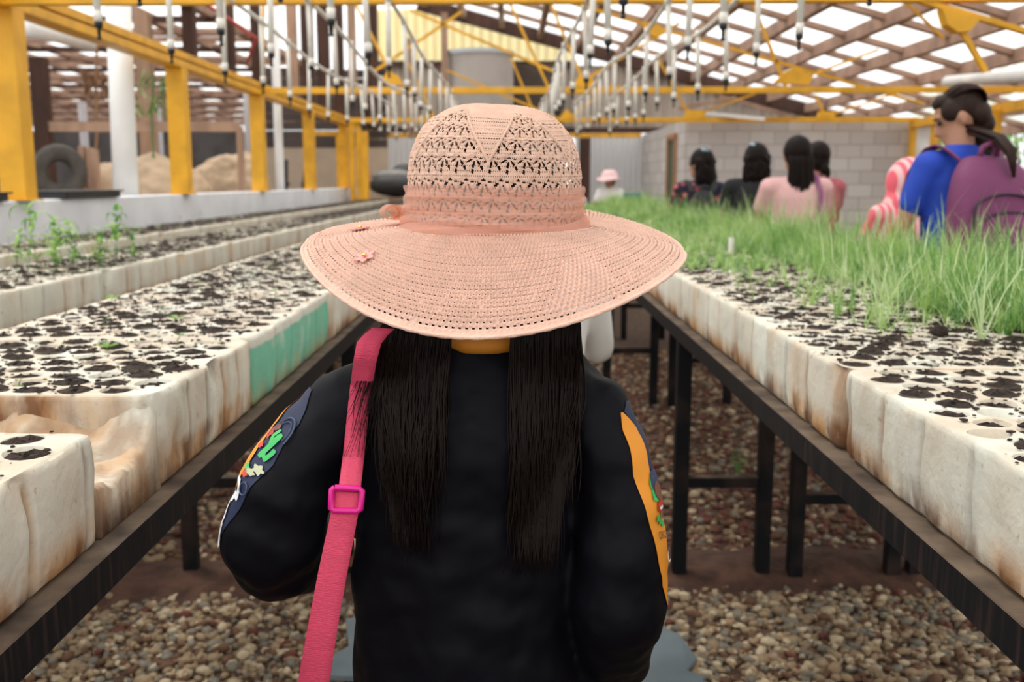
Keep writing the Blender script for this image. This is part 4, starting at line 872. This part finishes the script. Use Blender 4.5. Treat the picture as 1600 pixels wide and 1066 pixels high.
# small striped child with hood, bent over the trays
def h_hood(r, hc, k, hy, pit, mt):
    m = MB(); m.ell(hc+Vector((0, -.02, -.01)), (.125*k, .12*k, .14*k), 20, 14); m.ell(hc+Vector((.01, -.02, -.13)), (.155*k, .13*k, .14*k), 16, 10); remesh(m.build('hood', STR, r), .01, 3)
figure(1.95, 4.95, 1.42, .25, 'child in a pink and white striped hooded top left of the blue shirt', STR, JEAN, HAIR, 'front', .3, .25, 1.05, 'long', hairfn=h_hood)
BLUE = mat('blue_shirt', (.015, .06, .46), .75, .15, 8, .15, 12)
PURP = mat('purple_pack', (.17, .035, .11), .65, .12, 6, .2, 25)
pb, hcb, kb = figure(1.76, 3.98, 1.70, .30, 'girl in a blue shirt, hair tied back, looking down to the left', BLUE, JEAN, HAIRB, 'work', 1.28, .48, .86, hairfn=h_side, hsz=.91)
daypack(pb, PURP, kb, 1.165, .36, .47, .17, y0=-.10, label='large purple backpack worn over the blue shirt')
# child in white walking ahead, hidden by the girl
figure(.045, 2.62, 1.30, 0, 'child in a white shirt walking ahead, nearly hidden by the girl in front', WS, JEAN, HAIR, 'front', 0, 0, 1.15, 'long', hairfn=h_bun)
# blue crate far away
m = MB(); c = px(1000, 298, 14.2); m.box((0, 0, .11), (.42, .34, .22)); o = m.build('blue_crate', mat('blue_plastic', (.05, .13, .30), .5), bevel=.01); o.location = (1.74, 15.35, .917); tag(o, 'blue plastic crate beside the child in the pale pink hat', 'crate')
m = MB(); m.box((0, 0, .89), (.56, .6, .05))
for a in (-.24, .24):
    for b_ in (-.25, .25): m.box((a, b_, .43), (.05, .05, .87))
o = m.build('small_table', WOOD); o.location = (1.78, 15.4, 0); tag(o, 'small wooden table under the blue crate', 'table')

# ------------------------------------------------------------------ the girl in the hat
GX, GY = -.0215, 1.215; Z0 = 1.245
girl = empty('person', 'girl seen from behind in a pink crochet sun hat and dark navy jacket', 'person', (0, 0, 0))
m = MB(); hc = Vector((GX, GY+.02, 1.245)); head(m, hc, .93, 0, 0)
m.caps_((GX-.02, GY+.0, 1.06), (GX, GY+.01, 1.19), .052, .046)
m.caps_((-.05, 1.205, .62), (-.05, 1.205, .98), .075, .075, 18)
SHL, ELL, WRL = px(528, 628, 1.21), px(432, 832, 1.20), px(520, 852, 1.42)
SHR, ELR, WRR = px(945, 640, 1.21), px(972, 905, 1.20), px(950, 1035, 1.34)
for a, b_, c, s in ((SHL, ELL, WRL, 1), (SHR, ELR, WRR, -1)):
    m.caps_((-.05, 1.205, 1.03), a, .035, .030); m.caps_(a, b_, .030, .026); m.caps_(b_, c, .026, .019); add_arm_hand(m, c, (c-b_), .88, s)
for s in (-1, 1): m.caps_((-.05+s*.07, 1.2, .66), (-.05+s*.08, 1.21, .36), .07, .045); m.caps_((-.05+s*.08, 1.21, .36), (-.05+s*.08, 1.19, .07), .043, .03); m.caps_((-.05+s*.08, 1.19, .04), (-.05+s*.08, 1.30, .03), .03, .025)
body = remesh(m.build('body', SKIN, girl), .006, 5)
JK = mat('navy_jacket', (.0024, .0024, .0048), .6, 0, 3, .25, 7, spec=.12)
m = MB(); R = []
for z, cx, rx, ry in ((.50, -.050, .150, .105), (.62, -.055, .150, .105), (.74, -.058, .145, .102), (.86, -.056, .145, .102), (.95, -.050, .150, .102), (1.02, -.045, .158, .100), (1.07, -.042, .150, .088), (1.105, -.038, .115, .070), (1.135, -.034, .072, .056), (1.155, -.032, .052, .050)):
    R.append([Vector((cx+rx*math.cos(2*PI*q/32), 1.205+ry*math.sin(2*PI*q/32), z)) for q in range(32)])
m.rings(R)
UPL = [px(540, 640, 1.205), px(487, 700, 1.20), px(448, 772, 1.195), px(427, 838, 1.20), px(436, 862, 1.235), px(478, 858, 1.31), px(515, 850, 1.40)]; RL = [.048, .052, .060, .062, .060, .052, .038]
UPR = [px(928, 648, 1.205), px(952, 705, 1.20), px(968, 790, 1.195), px(972, 880, 1.195), px(970, 935, 1.20), px(962, 1000, 1.25), px(950, 1062, 1.31)]; RR = [.047, .049, .051, .056, .057, .050, .040]
m.tube(UPL, RL, 20); m.tube(UPR, RR, 20)
for P, Rr in ((UPL, RL), (UPR, RR)):
    m.caps_((-.035, 1.205, 1.080), P[0], .048, .048)
    for p, r0 in ((P[0], Rr[0]), (P[3], Rr[3]), (P[4], Rr[4])): m.ell(p, (r0, r0, r0), 16, 10)
jk = m.build('jacket', JK, girl); remesh(jk, .006, 8)
tx = bpy.data.textures.new('folds', 'CLOUDS'); tx.noise_scale = .075; tx.noise_depth = 2
dm = jk.modifiers.new('folds', 'DISPLACE'); dm.texture = tx; dm.strength = .020; dm.mid_level = .5
dg = bpy.context.evaluated_depsgraph_get(); ev = jk.evaluated_get(dg); em = ev.to_mesh(); bvh = BVHTree.FromPolygons([v.co.copy() for v in em.vertices], [tuple(p.vertices) for p in em.polygons]); ev.to_mesh_clear()
def hit(x, y, default=1.09):
    r = ray(x, y); L = r.length; loc, nn, _, dist = bvh.ray_cast(C0, r/L); return dist/L if loc else default
m = MB(); m.tube([(-.034+.066*math.cos(a), 1.205+.072*math.sin(a), 1.124+.01*math.sin(a)) for a in [2*PI*i/24 for i in range(25)]], .011, 8); m.build('collar', mat('orange_trim', (.55, .20, .015), .6), girl, True)
m = MB(); m.caps_((-.05, 1.2, .60), (-.05, 1.2, .55), .10, .10, 18)
for s in (-1, 1): m.caps_((-.05+s*.06, 1.2, .60), (-.05+s*.075, 1.21, .36), .075, .062); m.caps_((-.05+s*.08, 1.21, .36), (-.05+s*.08, 1.19, .08), .065, .05)
remesh(m.build('trousers', mat('grey_trousers', (.10, .12, .14), .8), girl), .01, 4)
# surface of a sleeve: v along the arm (0..n-1), ang around (0 = towards the camera side, 90 = outward)
def sleeve(P, side):
    P = [Vector(p) for p in P]
    def Sf(v, ang, off=.0012):
        i = min(int(v), len(P)-2); t = v-i; c = P[i].lerp(P[i+1], t)
        d1 = (P[min(i+1, len(P)-1)]-P[max(i-1, 0)]).normalized(); d2 = (P[min(i+2, len(P)-1)]-P[i]).normalized(); d = d1.lerp(d2, t).normalized()
        out = Vector((side, 0, 0)); out = (out-d*out.dot(d)).normalized(); back = d.cross(out); back = back if back.y < 0 else -back
        a = math.radians(ang); n_ = (back*math.cos(a)+out*math.sin(a)).normalized()
        loc, nn, _, dist = bvh.ray_cast(c+n_*.12, -n_, .14)
        if loc is None: loc = c+n_*.056
        return loc+n_*off
    return Sf
SR = sleeve(UPR, 1); SL = sleeve(UPL, -1)
def patch(Sf, edges, mt, name, parent, off=.0012, nu=8):
    """edges: list of (v, ang0, ang1)"""
    m = MB(); rows = []
    n = len(edges)
    for k in range((n-1)*6+1):
        i = min(k//6, n-2); t = (k-6*i)/6; v = edges[i][0]*(1-t)+edges[i+1][0]*t; a0 = edges[i][1]*(1-t)+edges[i+1][1]*t; a1 = edges[i][2]*(1-t)+edges[i+1][2]*t
        rows.append([Sf(v, a0+(a1-a0)*j/nu, off) for j in range(nu+1)])
    m.rings(rows, close=False, caps=False); return m.build(name, mt, parent, True)
ORG = mat('orange_panel', (.72, .27, .02), .65, .06, 5); NAV = mat('blue_panel', (.006, .013, .050), .6, .1, 8); WPR = mat('white_print', (.75, .77, .80), .5)
patch(SR, [(.2, 32, 35), (.6, 24, 52), (1.45, 20, 50), (1.78, 25, 100), (2.1, 29, 125), (2.67, 42, 125), (3.36, 57, 125), (4.25, 82, 95)], ORG, 'sleeve_stripe', jk)
patch(SR, [(.0, 52, 120), (.2, 38, 125), (.6, 50, 125), (1.45, 50, 125), (1.80, 95, 125)], NAV, 'sleeve_panel', jk)
patch(SL, [(.1, 55, 130), (.7, 28, 130), (1.5, 22, 130), (2.2, 40, 130), (3.0, 66, 130)], NAV, 'sleeve_panel', jk)
patch(SL, [(.2, 84, 100), (.9, 72, 110), (1.5, 58, 110), (2.0, 60, 110), (2.2, 70, 74)], ORG, 'sleeve_stripe', jk, .0022)
def blob(Sf, v, ang, rv, ra, mt, name, par, off=.003, rot=0, lob=0):
    m = MB(); c = Sf(v, ang, off); ring = []
    for i in range(20):
        a = 2*PI*i/20; k = 1+lob*math.sin(5*a); dv = rv*k*math.cos(a); da = ra*k*math.sin(a); ring.append(Sf(v+dv*math.cos(rot)-da*math.sin(rot)*rv/ra, ang+da*math.cos(rot)+dv*math.sin(rot)*ra/rv, off))
    m.add([c]+ring, [(0, 1+i, 1+(i+1) % 20) for i in range(20)]); m.build(name, mt, par, True)
EG = mat('print_green', (.04, .42, .10), .5); ER = mat('print_red', (.55, .04, .02), .5); EB = mat('print_brown', (.16, .05, .03), .5); EK = mat('print_navy', (.02, .03, .09), .5)
EL = mat('print_pale', (.45, .47, .30), .5)
# emblem on the right sleeve: round crest, face, red base, leaves, lettering
for (v, a, rv, ra, mt, lob, of) in [(1.62, 76, .24, 15, EG, .15, .0026), (1.50, 76, .20, 12, EK, .05, .0030), (1.66, 77, .15, 9.5, EB, .0, .0034), (1.90, 80, .10, 12, ER, .08, .0032), (1.93, 80, .03, 8, WPR, 0, .0038), (2.05, 86, .08, 5, EK, 0, .0034), (2.08, 70, .05, 6, EG, .25, .0034), (2.15, 78, .04, 6, EG, .25, .0034), (2.2, 88, .05, 5, EG, .2, .0034)]:
    blob(SR, v+.12, a-20, rv, ra, mt, 'sleeve_emblem', jk, of, 0, lob)
def text_on(Sf, s, v0, a0, dv, da, size, mt, name, par, off=.004):
    cu = bpy.data.curves.new('lettering', 'FONT'); cu.body = s; cu.size = 1; cu.align_x = 'CENTER'; cu.align_y = 'CENTER'
    ob = bpy.data.objects.new('tmp', cu); COL.objects.link(ob); dg_ = bpy.context.evaluated_depsgraph_get(); me = bpy.data.meshes.new_from_object(ob.evaluated_get(dg_)); bpy.data.objects.remove(ob)
    b = bmesh.new(); b.from_mesh(me); bmesh.ops.subdivide_edges(b, edges=[e for e in b.edges if e.calc_length() > .3], cuts=1); b.to_mesh(me); b.free()
    for v in me.vertices:
        x, y = v.co.x, v.co.y; v.co = Sf(v0+(x*dv[0]+y*dv[1])*size, a0+(x*da[0]+y*da[1])*size, off)
    me.materials.clear(); me.materials.append(mt); o = bpy.data.objects.new(name, me); COL.objects.link(o); o.parent = par; return o
text_on(SR, 'OBOP', 2.48, 60, (.02, -.22), (14, 0), .75, mat('print_black', (.02, .02, .02), .5), 'sleeve_lettering', jk)
text_on(SR, 'C', 2.85, 76, (0, -.3), (16, 0), 1.1, WPR, 'sleeve_lettering', jk)
# left sleeve: faded crest ring, cactus, red bird, leaves, white lettering along the edge
m = MB(); ring = [SL(1.02+.32*math.cos(a), 42+19*math.sin(a), .0028) for a in [math.radians(d_) for d_ in range(60, 300, 10)]]; m.tube(ring, .0012, 4); ring = [SL(1.02+.24*math.cos(a), 42+14*math.sin(a), .0028) for a in [math.radians(d_) for d_ in range(60, 300, 10)]]; m.tube(ring, .0008, 4); m.build('crest_ring', mat('print_slate', (.07, .09, .16), .6), jk)
def flat_stroke(pts, r, mt, name, off):
    KV, KA = .080, .00096; Q = [Vector((v*KV, a*KA)) for v, a in pts]; P = [Q[0]]
    for i in range(len(Q)-1):
        for t in (.25, .5, .75, 1): P.append(Q[i].lerp(Q[i+1], t))
    rows = []
    for i, p in enumerate(P):
        d = (P[min(i+1, len(P)-1)]-P[max(i-1, 0)]).normalized(); n_ = Vector((-d.y, d.x)); k = r*(1 if 0 < i < len(P)-1 else .6)
        rows.append([SL((p+n_*k*u).x/KV, (p+n_*k*u).y/KA, off) for u in (-1, 0, 1)])
    m = MB(); m.rings(rows, close=False, caps=False); m.build(name, mt, jk, True)
def strokes(pts, r, mt, name):
    flat_stroke([(v, a-24) for v, a in pts], r, mt, name, .003)
strokes([(1.52, 72), (1.36, 67), (1.2, 62), (1.02, 58)], .0042, EG, 'cactus_print'); strokes([(1.42, 69), (1.5, 60), (1.36, 55), (1.28, 54)], .0031, EG, 'cactus_print'); strokes([(1.28, 65), (1.12, 70), (.98, 67)], .0031, EG, 'cactus_print')
for (v, a, rv, ra, mt, lob) in [(1.12, 82, .10, 7, ER, .2), (.98, 78, .07, 6, EB, .1), (1.36, 82, .05, 5, ER, .2), (1.78, 70, .05, 9, EL, .15), (1.68, 60, .07, 9, EL, .25), (1.85, 77, .05, 6, ER, .2), (1.74, 80, .06, 5, EG, .3)]:
    blob(SL, v, a-24, rv, ra, mt, 'sleeve_emblem', jk, .0032, .5, lob)
m = MB(); m.tube([SL(2.05+.09*math.cos(a), 44+6*math.sin(a), .0028) for a in [2*PI*i/16 for i in range(17)]], .0009, 4); m.build('crest_ring', mat('print_slate', (.07, .09, .16)), jk)
def wstroke(pts, r=.0035):
    flat_stroke([(v, a-13) for v, a in pts], r, WPR, 'sleeve_lettering', .0025)
wstroke([(1.98, 80), (2.0, 70), (2.12, 66), (2.25, 68), (2.2, 74), (2.35, 80)]); wstroke([(2.35, 84), (2.6, 80), (2.8, 86), (3.0, 80), (3.2, 86)], .003); wstroke([(2.7, 78), (3.0, 76), (3.2, 82)], .002)
# strap of the shoulder bag
sp_ = empty('shoulder_bag', 'pink webbing strap of a shoulder bag over the left shoulder of the hatted girl', 'bag')
PK = mat('pink_webbing', (.62, .055, .12), .7, .08, 20, .3, 220, stretch=(1, 1, 3)); MG = mat('magenta_buckle', (.62, .01, .22), .3)
def ribbon(pts, name, zfix=None):
    m = MB(); rows = []
    for (x, y, wpx, off) in pts:
        zl = (min(hit(x-wpx/2, y), hit(x, y), hit(x+wpx/2, y))-off if zfix is None else zfix+off); rows.append((px(x-wpx/2, y, zl), px(x+wpx/2, y+2, zl)))
    m.rings([[a, a.lerp(b, .33), a.lerp(b, .66), b] for a, b in rows], close=False, caps=False); o = m.build(name, PK, sp_, True)
    s = o.modifiers.new('s', 'SOLIDIFY'); s.thickness = .0022; return o
def topo(): return px(590, 524, 1.25)
ribbon([(600, 512, 34, .004), (588, 522, 36, .004), (577, 535, 38, .004), (571, 560, 36, .004), (565, 600, 34, .004), (559, 650, 33, .004), (553, 710, 33, .005), (547, 760, 34, .006), (544, 785, 36, .006)], 'strap')
zf_ = min(hit(543, 780), hit(560, 780), hit(525, 780), hit(530, 850)+.006)-.010
ribbon([(543, 768, 42, 0), (539, 800, 42, 0), (529, 850, 44, 0), (519, 900, 45, 0), (508, 960, 46, 0), (496, 1030, 48, .004), (484, 1110, 50, .02), (470, 1200, 52, .05)], 'strap', zf_)
zb_ = min(hit(543, 780), hit(560, 780), hit(525, 780))-.013; P = [(519, 762), (566, 764), (563, 799), (517, 798)]; c_ = [px(x, y, zb_) for x, y in P]; m = MB()
pts = []
for i in range(4):
    a, b_ = c_[i], c_[(i+1) % 4]; pts += [a.lerp(b_, .1), a.lerp(b_, .5), a.lerp(b_, .9)]
pts.append(pts[0]); m.tube(pts, .0036, 8, caps=False); m.build('buckle', MG, sp_, True)
m = MB(); m.ell((-.27, 1.22, .46), (.05, .10, .09), 16, 10); m.build('bag_body', PK, sp_, True)
# hair: many strands falling from under the hat over the jacket
m = MB()
def lock(x0, x1, x2, yend, rad, off):
    pts = []; yy = 492; ph = random.uniform(0, 6); n_ = 15
    for i in range(n_):
        t = i/(n_-1); y = 488+(yend-488)*t; x = (x0*(1-t)**2+2*x1*t*(1-t)+x2*t*t)+7*math.sin(ph+t*8)*t
        h_ = hit(x, y+ (10 if t < .12 else 0), 1.10) if y > 545 else None
        z = (h_ if h_ is not None else 1.125)-off
        if y <= 575: k = (y-488)/87; z = 1.13*(1-k)+min(z, 1.13)*k
        pts.append(px(x, y, min(z, 1.15)))
    for i in range(1, n_-1): pts[i] = (pts[i-1]+pts[i]*2+pts[i+1])/4
    m.tube(pts, [rad*(1-.75*(i/(n_-1))**3) for i in range(n_)], 4)
for i in range(560):
    u = random.random(); lock(610+95*u, 575+125*u+random.gauss(0, 5), 605+75*u+random.gauss(0, 10), random.uniform(720, 880) if .2 < u < .8 else random.uniform(640, 800), random.uniform(.0008, .0018), random.uniform(.002, .018))
for i in range(560):
    u = random.random(); lock(800+105*u, 798+112*u+random.gauss(0, 5), 805+80*u+random.gauss(0, 9), random.uniform(760, 900) if u < .8 else random.uniform(640, 800), random.uniform(.0008, .0018), random.uniform(.002, .018))
for i in range(45):
    u = random.random(); lock(612+15*u, 560+30*u, 530+60*u, random.uniform(610, 740), .0005, random.uniform(.004, .02))
m.build('hair', HAIR, girl, True)
m = MB(); m.ell((GX, GY-.005, 1.262), (.088, .098, .090), 24, 14); m.ell((GX, GY-.04, 1.20), (.082, .06, .075), 18, 12); remesh(m.build('hair_crown', HAIR, girl), .006, 3)
# ---- the hat
KN = mat('pink_yarn', (.76, .49, .385), .85, .10, 40, .35, 420, spec=.15, sheen=.15)
LC = mat('lace_yarn', (.68, .45, .345), .85, .12, 60, .3, 420, spec=.15)
hat = empty('sun_hat', 'pink crochet sun hat'); hat.parent = girl; del hat['label']
def crownpt(th, s):
    """s: 0 top .. 1 base; returns position on the crown"""
    Hd = .145; L = s
    if s < .72:
        a = s/.72*PI/2; r = math.sin(a)**(2/2.5); z = Z0+.048+(Hd-.048)*max(0, math.cos(a))**(2/2.5); R_ = .1035*r
    else:
        t = (s-.72)/.28; R_ = .1035+.006*t*t; z = Z0+.048*(1-t)
    bmp = 1+.008*math.sin(3*th+1)*min(1, s*2)
    return Vector((GX+R_*math.cos(th)*bmp, GY+R_*1.1*math.sin(th)*bmp, z+.004*math.sin(th*2+.5)*(1-s)*min(1, s*5)))
def brimpt(th, t, h=0.0):
    back = max(0, -math.sin(th)); fr = max(0, math.sin(th))
    Rx = .1095+(.2290-.1095)*t; Ry = .1095*1.08+(.220-.118)*t
    dr = .022+.071*back**1.5-.040*fr**.7
    dr += .006*math.sin(3*th+.8)
    z = Z0-dr*(.75*t**1.35+.25*t)
    if t > .9: z -= .003*(t-.9)/.1
    x = Rx*math.cos(th); y = Ry*math.sin(th)
    return Vector((GX+x, GY+y, z+h))
RGN = 27; CLN = 200; su, sv_ = 7, 6
NT = CLN*su; NR = RGN*sv_
def knit(name, ptf, NT, NR, hfun, holef, amp, mt, parent):
    V = np.zeros((NR+1, NT, 3)); keep = []
    P = np.array([[ptf(2*PI*i/NT, j/NR)[:] for i in range(NT)] for j in range(NR+1)])
    # normals from differences
    du = np.roll(P, -1, 1)-np.roll(P, 1, 1); dv = np.gradient(P, axis=0); Nn = np.cross(du, dv); Nn /= (np.linalg.norm(Nn, axis=2, keepdims=True)+1e-12)
    cen = np.array([GX, GY, Z0-.3]); sgn = np.sign(((P-cen)*Nn).sum(2, keepdims=True)); Nn *= sgn
    I, J = np.meshgrid(np.arange(NT), np.arange(NR+1)); Hh = hfun(I, J); P = P+Nn*(Hh*amp)[..., None]
    idx = np.arange((NR+1)*NT).reshape(NR+1, NT); a = idx[:-1]; b = np.roll(idx, -1, 1)[:-1]; c = np.roll(idx, -1, 1)[1:]; d = idx[1:]
    Fq = np.stack([a, b, c, d], -1).reshape(-1, 4); hl = holef(I[:-1]+.5, J[:-1]+.5).reshape(-1)
    return np_mesh(name, P.reshape(-1, 3), Fq[~hl], mt, parent)
hrand = rng.random((400, 400))
def hb(I, J):
    a = (I/su) % 1; b = (J/sv_) % 1; off = np.floor(J/sv_) % 2*.5; a = (a+off) % 1
    leg = np.abs(np.abs(a-.5)*2-(.15+.75*b)); return (np.exp(-(leg/.30)**2)+.25*np.cos(2*PI*b))*np.clip((NR-2-J)/14, 0, 1)
def holeb(I, J):
    r_ = np.floor(J/sv_).astype(int); a = ((I/su)+(r_ % 2)*.5); c_ = np.floor(a+.5).astype(int); aa = a-c_; b = (J/sv_) % 1
    return (np.abs(aa) < .15) & (np.abs(b-.5) < .22) & (hrand[r_ % 400, c_ % 400] < .93) & (r_ > 0) & (r_ < RGN-1)
knit('brim', brimpt, NT, NR, hb, holeb, .0030, KN, hat)
m = MB(); ed = [brimpt(2*PI*i/480, 1.0) for i in range(481)]; m.tube(ed, [.0022+.0003*math.sin(i*PI/3) for i in range(481)], 8, caps=False); m.build('brim_edge', KN, hat, True)
# lace crown with plain knitted wedges
CN = 34; NT2 = CN*24; NR2 = 190
def region(I, J):
    th = 2*PI*I/NT2; s = J/NR2
    k = (th-(-PI/2-.04))/(PI/3); d = np.abs(k-np.round(k))*(PI/3)      # distance from a wedge axis
    wq = .32*np.clip((.62-s)/(.62-.34), 0, 1.6); edge = d-wq*1.0
    topl = .30+.10*np.clip((d-.1)/.42, 0, 1)**0*np.cos((d-PI/6)/(PI/6)*PI/2)*-.6
    plain = (edge < 0) | (s < topl)
    seam = (np.abs(edge) < .018) & (s > .30) & (s < .64)
    return plain, seam, s
def fan(I, J):
    ROW = 19.0; r_ = np.floor(J/ROW); a = ((I/24)+(r_ % 2)*.5) % 1-.5; b = (J/ROW) % 1
    rr = np.sqrt((a*1.05)**2+(b*.95)**2); an = np.arctan2(b+.02, a); sp = np.cos(an*7+PI); return a, b, rr, sp, r_
def hc_(I, J):
    plain, seam, s = region(I, J); a, b, rr, sp, r_ = fan(I, J)
    lace = .75*np.clip(sp, 0, 1)*(rr < .88)+.6*np.exp(-((rr-.88)/.10)**2)+.5*np.cos(J*2.1)*.3
    kn = .5*np.cos(2*PI*J/3.4)+.35*np.cos(2*PI*I/5)*np.cos(PI*J/3.4)
    return np.where(seam, 1.7, np.where(plain, kn*.7, lace))
def holec(I, J):
    plain, seam, s = region(I, J); a, b, rr, sp, r_ = fan(I, J)
    hole = (((sp < -.35) & (rr > .16) & (rr < .46)) | ((sp < -.75) & (rr > .52) & (rr < .70)) | ((rr > .99) & (np.abs(a) > .36)) | ((np.floor(J) % 4 == 1) & (np.floor(I) % 3 == 1) & (rr > .25)))
    tiny = (np.floor(J) % 6 == 2) & ((np.floor(I)+2*(np.floor(J)//6)) % 4 < 2) & (s > .30)
    return np.where(seam, False, np.where(plain, tiny & (s > .16), hole & (s < .97)))
knit('crown', crownpt, NT2, NR2, hc_, holec, .0013, LC, hat)
tp = crownpt(0, .02); m = MB(); m.ell((GX, GY, tp.z-.0005), (.010, .011, .0015), 20, 8); m.build('crown_knot', LC, hat, True)
# sheer ribbon round the crown
RB = trans_mat('sheer_ribbon', (.93, .71, .61), .35, .66)
def bandpt(th, t):
    z = Z0+.050*(1-t)-.004*t; R_ = .1084+.0065*t**3+.0012*math.sin(th*3+t*9)+.0010*math.sin(t*26+math.sin(th*2)*2)
    return Vector((GX+R_*math.cos(th), GY+R_*1.1*math.sin(th), z+.002*math.sin(th*2)))
rows = [[bandpt(2*PI*i/160, j/24) for i in range(160)] for j in range(25)]; m = MB(); m.rings(rows, caps=False); m.build('ribbon', RB, hat, True)
rows = [[bandpt(2*PI*i/160, .70+.30*j/10)+Vector(((GX-bandpt(2*PI*i/160, .8).x)*-.02, (GY-bandpt(2*PI*i/160, .8).y)*-.02, .002*math.sin(i*.3+j))) for i in range(160)] for j in range(11)]; m = MB(); m.rings(rows, caps=False); m.build('ribbon_fold', RB, hat, True)
# bow at the left side
for k, (dx, dy, rz, s_) in enumerate([(-.006, .0, .3, .72), (-.002, .025, -.5, .6)]):
    m = MB(); R = []
    for i in range(25):
        a = 2*PI*i/24; c = Vector((-.017*(1-math.cos(a))*s_*1.0, .006*math.sin(2*a), .013*math.sin(a)*s_)); R.append([c+Vector((0, yy, 0)) for yy in (-.017, 0, .017)])
    m.rings(R, close=False, caps=False); o = m.build('bow_loop', RB, hat, True); o.location = (GX-.108+dx, GY+.02+dy, Z0+.016); o.rotation_euler = (0, .2, rz); q = o.modifiers.new('s', 'SOLIDIFY'); q.thickness = .001
# two flowers on the brim
FP = mat('petal_pink', (.72, .30, .27), .5); GD = mat('gold_bead', (.75, .5, .15), .25, metal=1)
def closest_brim(x, y):
    best = None
    for i in range(160, 340):
        th = PI+ (i-160)/180*PI*.95
        for j in range(1, 30):
            p = brimpt(th, j/30); v = p-C0; zc = v.dot(FW); u_ = 800+F*v.x/zc; w__ = 533-F*v.dot(UP)/zc; e_ = (u_-x)**2+(w__-y)**2
            if best is None or e_ < best[0]: best = (e_, th, j/30)
    return best
for (x, y, lb) in [(562, 361, 'upper'), (571, 408, 'lower')]:
    _, th, t = closest_brim(x, y); p = brimpt(th, t); e1 = brimpt(th+.01, t)-p; e2 = brimpt(th, min(1, t+.02))-p; n_ = e1.cross(e2).normalized(); n_ = n_ if n_.z > 0 else -n_
    X_ = e1.normalized(); Y_ = n_.cross(X_); fl = empty('flower'); fl.parent = hat; fl.location = p+n_*.003; fl.rotation_euler = Matrix((X_, Y_, n_)).transposed().to_euler(); fl['label'] = '%s pink flower on the brim' % lb
    for q in range(6):
        a = 2*PI*q/6+.3; m = MB(); c, s_ = math.cos(a), math.sin(a); pr = [(0, 0, 0), (.005, -.0036, .001), (.0095, -.0036, .0025), (.0128, 0, .0022), (.0095, .0036, .0025), (.005, .0036, .001)]
        V = [(x_*c-y_*s_, x_*s_+y_*c, z_+.001) for x_, y_, z_ in pr]; m.add(V, [tuple(range(6))]); o = m.build('petal', FP, fl); qq = o.modifiers.new('s', 'SOLIDIFY'); qq.thickness = .0012
    m = MB(); m.ell((0, 0, .004), (.0028, .0028, .0022), 12, 8); m.build('bead', GD, fl, True)
